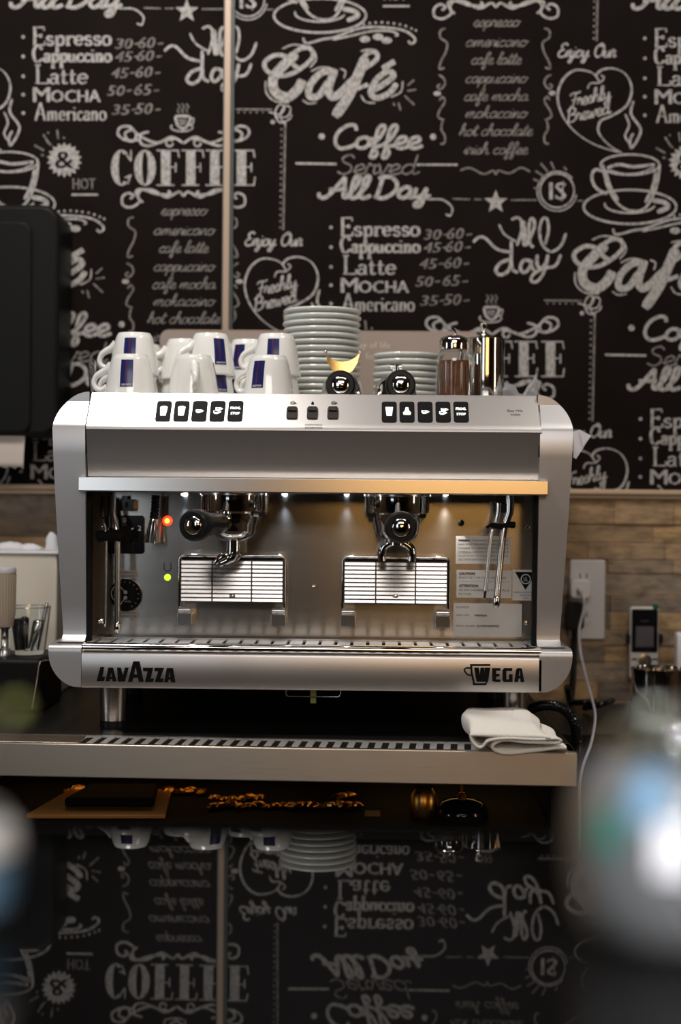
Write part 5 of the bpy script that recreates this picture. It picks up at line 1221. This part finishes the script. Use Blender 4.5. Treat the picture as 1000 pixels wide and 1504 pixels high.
# ------------------------------------------------------------------ on the shelf under the worktop
zs = ZSH - .002
def sh(px, py): return atz(px, py, zs)
b = MB(); q = [sh(38, 1203.5), sh(243, 1203.5), sh(252, 1166), sh(102, 1166)]
root = empty('wooden_tray', (q[0] + q[2]) / 2, 'shiny amber wooden tray with a dark mat on the shelf under the worktop', 'tray')
f_ = (Vector((0, 0, zs)), Vector((1, 0, 0)), Vector((0, 1, 0)), Vector((0, 0, 1)))
ctr = (q[0] + q[1] + q[2] + q[3]) / 4
b.prism([(p.x, p.y) for p in q], f_, .0005, .008); b.build('base', 'amber', root, bevel=.002)
b = MB(); b.prism([(ctr.x + (p.x - ctr.x) * .66 + .01, ctr.y + (p.y - ctr.y) * .62 + .012) for p in q], f_, .008, .022); b.build('mat', 'black_matte', root, bevel=.004)
rs = random.Random(21); proto = None
def foil(seed):
    r_ = random.Random(seed); b = MB(); n = 9; vs = [(0, 0, 0)]; k = 4
    vs = []
    for j in range(k + 1):
        ph = -PI / 2 + PI * j / k
        for i in range(n): q_ = 1 + r_.uniform(-.35, .25); vs.append((.012 * math.cos(ph) * math.cos(2 * PI * i / n) * q_, .009 * math.cos(ph) * math.sin(2 * PI * i / n) * q_, .005 + .005 * math.sin(ph) * (1 + r_.uniform(-.2, .2) * (0 if j == 0 else 1))))
    b.add(vs, [(j * n + i, j * n + (i + 1) % n, (j + 1) * n + (i + 1) % n, (j + 1) * n + i) for j in range(k) for i in range(n)])
    return b.build('foil_sweet', 'gold', None, smooth=0)
protos = [foil(1), foil(2), foil(3)]; used = [0, 0, 0]
places = [(314 + 13 * i, 1184 - (i % 3) * 1.5) for i in range(17)] + [(316 + 13 * i, 1172) for i in range(6)] + [(500, 1170), (512, 1167)] + [(100 + 15 * i, 1161 - (i % 2) * 2) for i in range(5)] + [(232 + 16 * i, 1163 - 1.5 * (i % 2)) for i in range(5)]
for i, (px, py) in enumerate(places):
    k = i % 3
    o_ = protos[k] if not used[k] else copy_tree(protos[k]); used[k] = 1
    p = sh(px, py + 5); o_.location = (p.x, p.y, zs + .0003); o_.rotation_euler = (0, 0, rs.uniform(0, 6)); s_2 = rs.uniform(.8, 1.25); o_.scale = (s_2, s_2, s_2)
    tag(o_, 'small crumpled gold foil lump lying in the row on the shelf under the worktop', 'foil wrapper', 'gold foil lumps under the worktop')
o = sh(547, 1222); o.z = zs; o.y = max(o.y, .0)
p = at(547, 1205, .06); b = MB(); b.box(p.x - .012, p.x + .012, .05, .09, zs + .0004, p.z + .0); tag(b.build('tan_carton', 'carton', None, bevel=.001), 'small tan carton standing on the shelf under the worktop', 'carton')
p = at(622, 1205, .05); root = empty('brown_glass_jar', (p.x, .05, zs), 'brown glass jar with a bright amber glint on the shelf under the worktop', 'jar')
b = MB(); r = .021; hh = max(.045, p.z - zs); T = Matrix.Translation((p.x, .05, zs)); b.lathe([(0, .0005), (r * .9, .0005), (r, .004), (r, hh * .75), (r * .6, hh), (r * .5, hh + .003)], T, 32); b.build('body', 'gold', root, smooth=50)
b = MB(); b.lathe([(r * .62, hh + .0), (r * .62, hh + .012), (0, hh + .013)], T, 24); b.build('lid', 'black', root, smooth=40)
p = at(678, 1215, .045); root = empty('pump_dispenser', (p.x, .045, zs), 'dark domed dispenser with a thin upright brass tube on the shelf under the worktop', 'dispenser')
b = MB(); r = .040; T = Matrix.Translation((p.x, .045, zs)); hh = .030; b.lathe([(0, .0005), (r * .95, .0005), (r, .005), (r * .96, hh * .5), (r * .75, hh * .85), (r * .4, hh), (0, hh + .001)], T, 40); b.build('dome', 'black_gloss', root, smooth=60)
b = MB(); b.tube([(p.x, .045, zs + hh - .002), (p.x, .045, zs + hh + .045)], .0022, 10); b.lathe([(.006, hh), (.007, hh + .004), (.004, hh + .009), (0, hh + .009)], T, 20); b.build('tube', 'gold', root)

# ------------------------------------------------------------------ the glossy bar top in front and the blurred jars on it
ZL = -.156
bar = empty('bar_counter', (0, -D + .3, -1.25), 'glossy black bar counter in front that mirrors the wall', 'bar counter')
b = MB(); b.box(-1.2, 1.2, -D - .35, -D + .634, ZL - .022, ZL); b.build('mirror_top', 'ledge', bar, bevel=.0015)
b = MB(); b.box(-1.2, 1.2, -D + .30, -D + .33, -1.25, ZL - .022); b.build('front_panel', 'cabinet', bar)
def onl(px, py): return atz(px, py, ZL)
o = onl(985, 1366); dd = (o - CP).dot(FW); k = dd / F
root = empty('stoppered_glass_jar', o, 'blurred stoppered jar with painted pale blue and teal lamp reflections standing on the glossy bar', 'jar')
T = Matrix.Translation(o); H = lambda py: (1366 - py) * k
prof = [(0, .0005), (118 * k, .0005), (135 * k, H(1350)), (146 * k, H(1290)), (148 * k, H(1230)), (142 * k, H(1170)), (124 * k, H(1130)), (92 * k, H(1112)), (84 * k, H(1105))]
def rp(zz):
    for (r0, z0), (r1, z1) in zip(prof, prof[1:]):
        if z0 <= zz <= z1 and z1 > z0: return r0 + (r1 - r0) * (zz - z0) / (z1 - z0)
    return prof[-1][0]
b = MB(); b.lathe(prof[:2] + prof[2:], T, 48); b.build('body', 'jar_grey', root, smooth=60)
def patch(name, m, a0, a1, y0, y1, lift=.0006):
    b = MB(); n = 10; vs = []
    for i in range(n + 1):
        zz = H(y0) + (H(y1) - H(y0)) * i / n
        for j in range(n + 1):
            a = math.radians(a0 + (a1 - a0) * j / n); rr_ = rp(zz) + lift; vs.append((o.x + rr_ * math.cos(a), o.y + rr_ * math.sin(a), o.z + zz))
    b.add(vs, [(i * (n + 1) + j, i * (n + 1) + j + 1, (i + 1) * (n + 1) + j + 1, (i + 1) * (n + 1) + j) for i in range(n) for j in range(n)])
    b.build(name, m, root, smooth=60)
patch('painted_tan_glint', 'beige', 175, 210, 1345, 1140); patch('painted_teal_glint', 'teal', 213, 230, 1228, 1168); patch('painted_blue_glint', 'sky', 234, 254, 1180, 1115); patch('painted_white_glint', 'white_gloss', 249, 267, 1250, 1176, .0009)  # lamp reflections in the glass, painted on as coloured patches
b = MB(); b.lathe([(84 * k, H(1104.5)), (92 * k, H(1101)), (92 * k, H(1082)), (80 * k, H(1070)), (78 * k, H(1050)), (60 * k, H(1040)), (0, H(1038))], T, 40); b.build('stopper', 'pale_glass', root, smooth=50)
o = onl(-62, 1352); dd = (o - CP).dot(FW); k = dd / F
root = empty('small_grey_jar', o, 'blurred pale grey jar with a blue band, cut by the edge of the picture', 'jar')
T = Matrix.Translation(o); H = lambda py: (1352 - py) * k
prof = [(0, .0005), (60 * k, .0005), (74 * k, H(1335)), (80 * k, H(1300)), (86 * k, H(1250)), (82 * k, H(1215)), (60 * k, H(1190)), (0, H(1186))]
b = MB(); b.lathe(prof, T, 40); b.build('body', 'jar_grey', root, smooth=60)
patch('blue_band', 'sky', 180, 360, 1325, 1255); patch('white_band', 'sticker', 180, 360, 1245, 1200)
b = MB(); p = at(0, 0, 0); e = hit(24, 1040, CP + FW * dd, FW); b.tube([o + Vector((0, 0, H(1190))), o.lerp(e, .6) + Vector((0, 0, .02)), e], .0012, 8)
st = b.build('olive_highlight_stick', 'beige', None); b = MB(); r = 13 * k; b.lathe([(r * math.sin(PI * i / 12), -r * math.cos(PI * i / 12)) for i in range(13)], Matrix.Translation(e), 24); b.build('ball', 'olive', st, smooth=80)  # out-of-focus highlight given solid shape as a coloured ball, stick added
tag(st, 'blurred olive green highlight, built as a ball on an added stick', 'highlight')
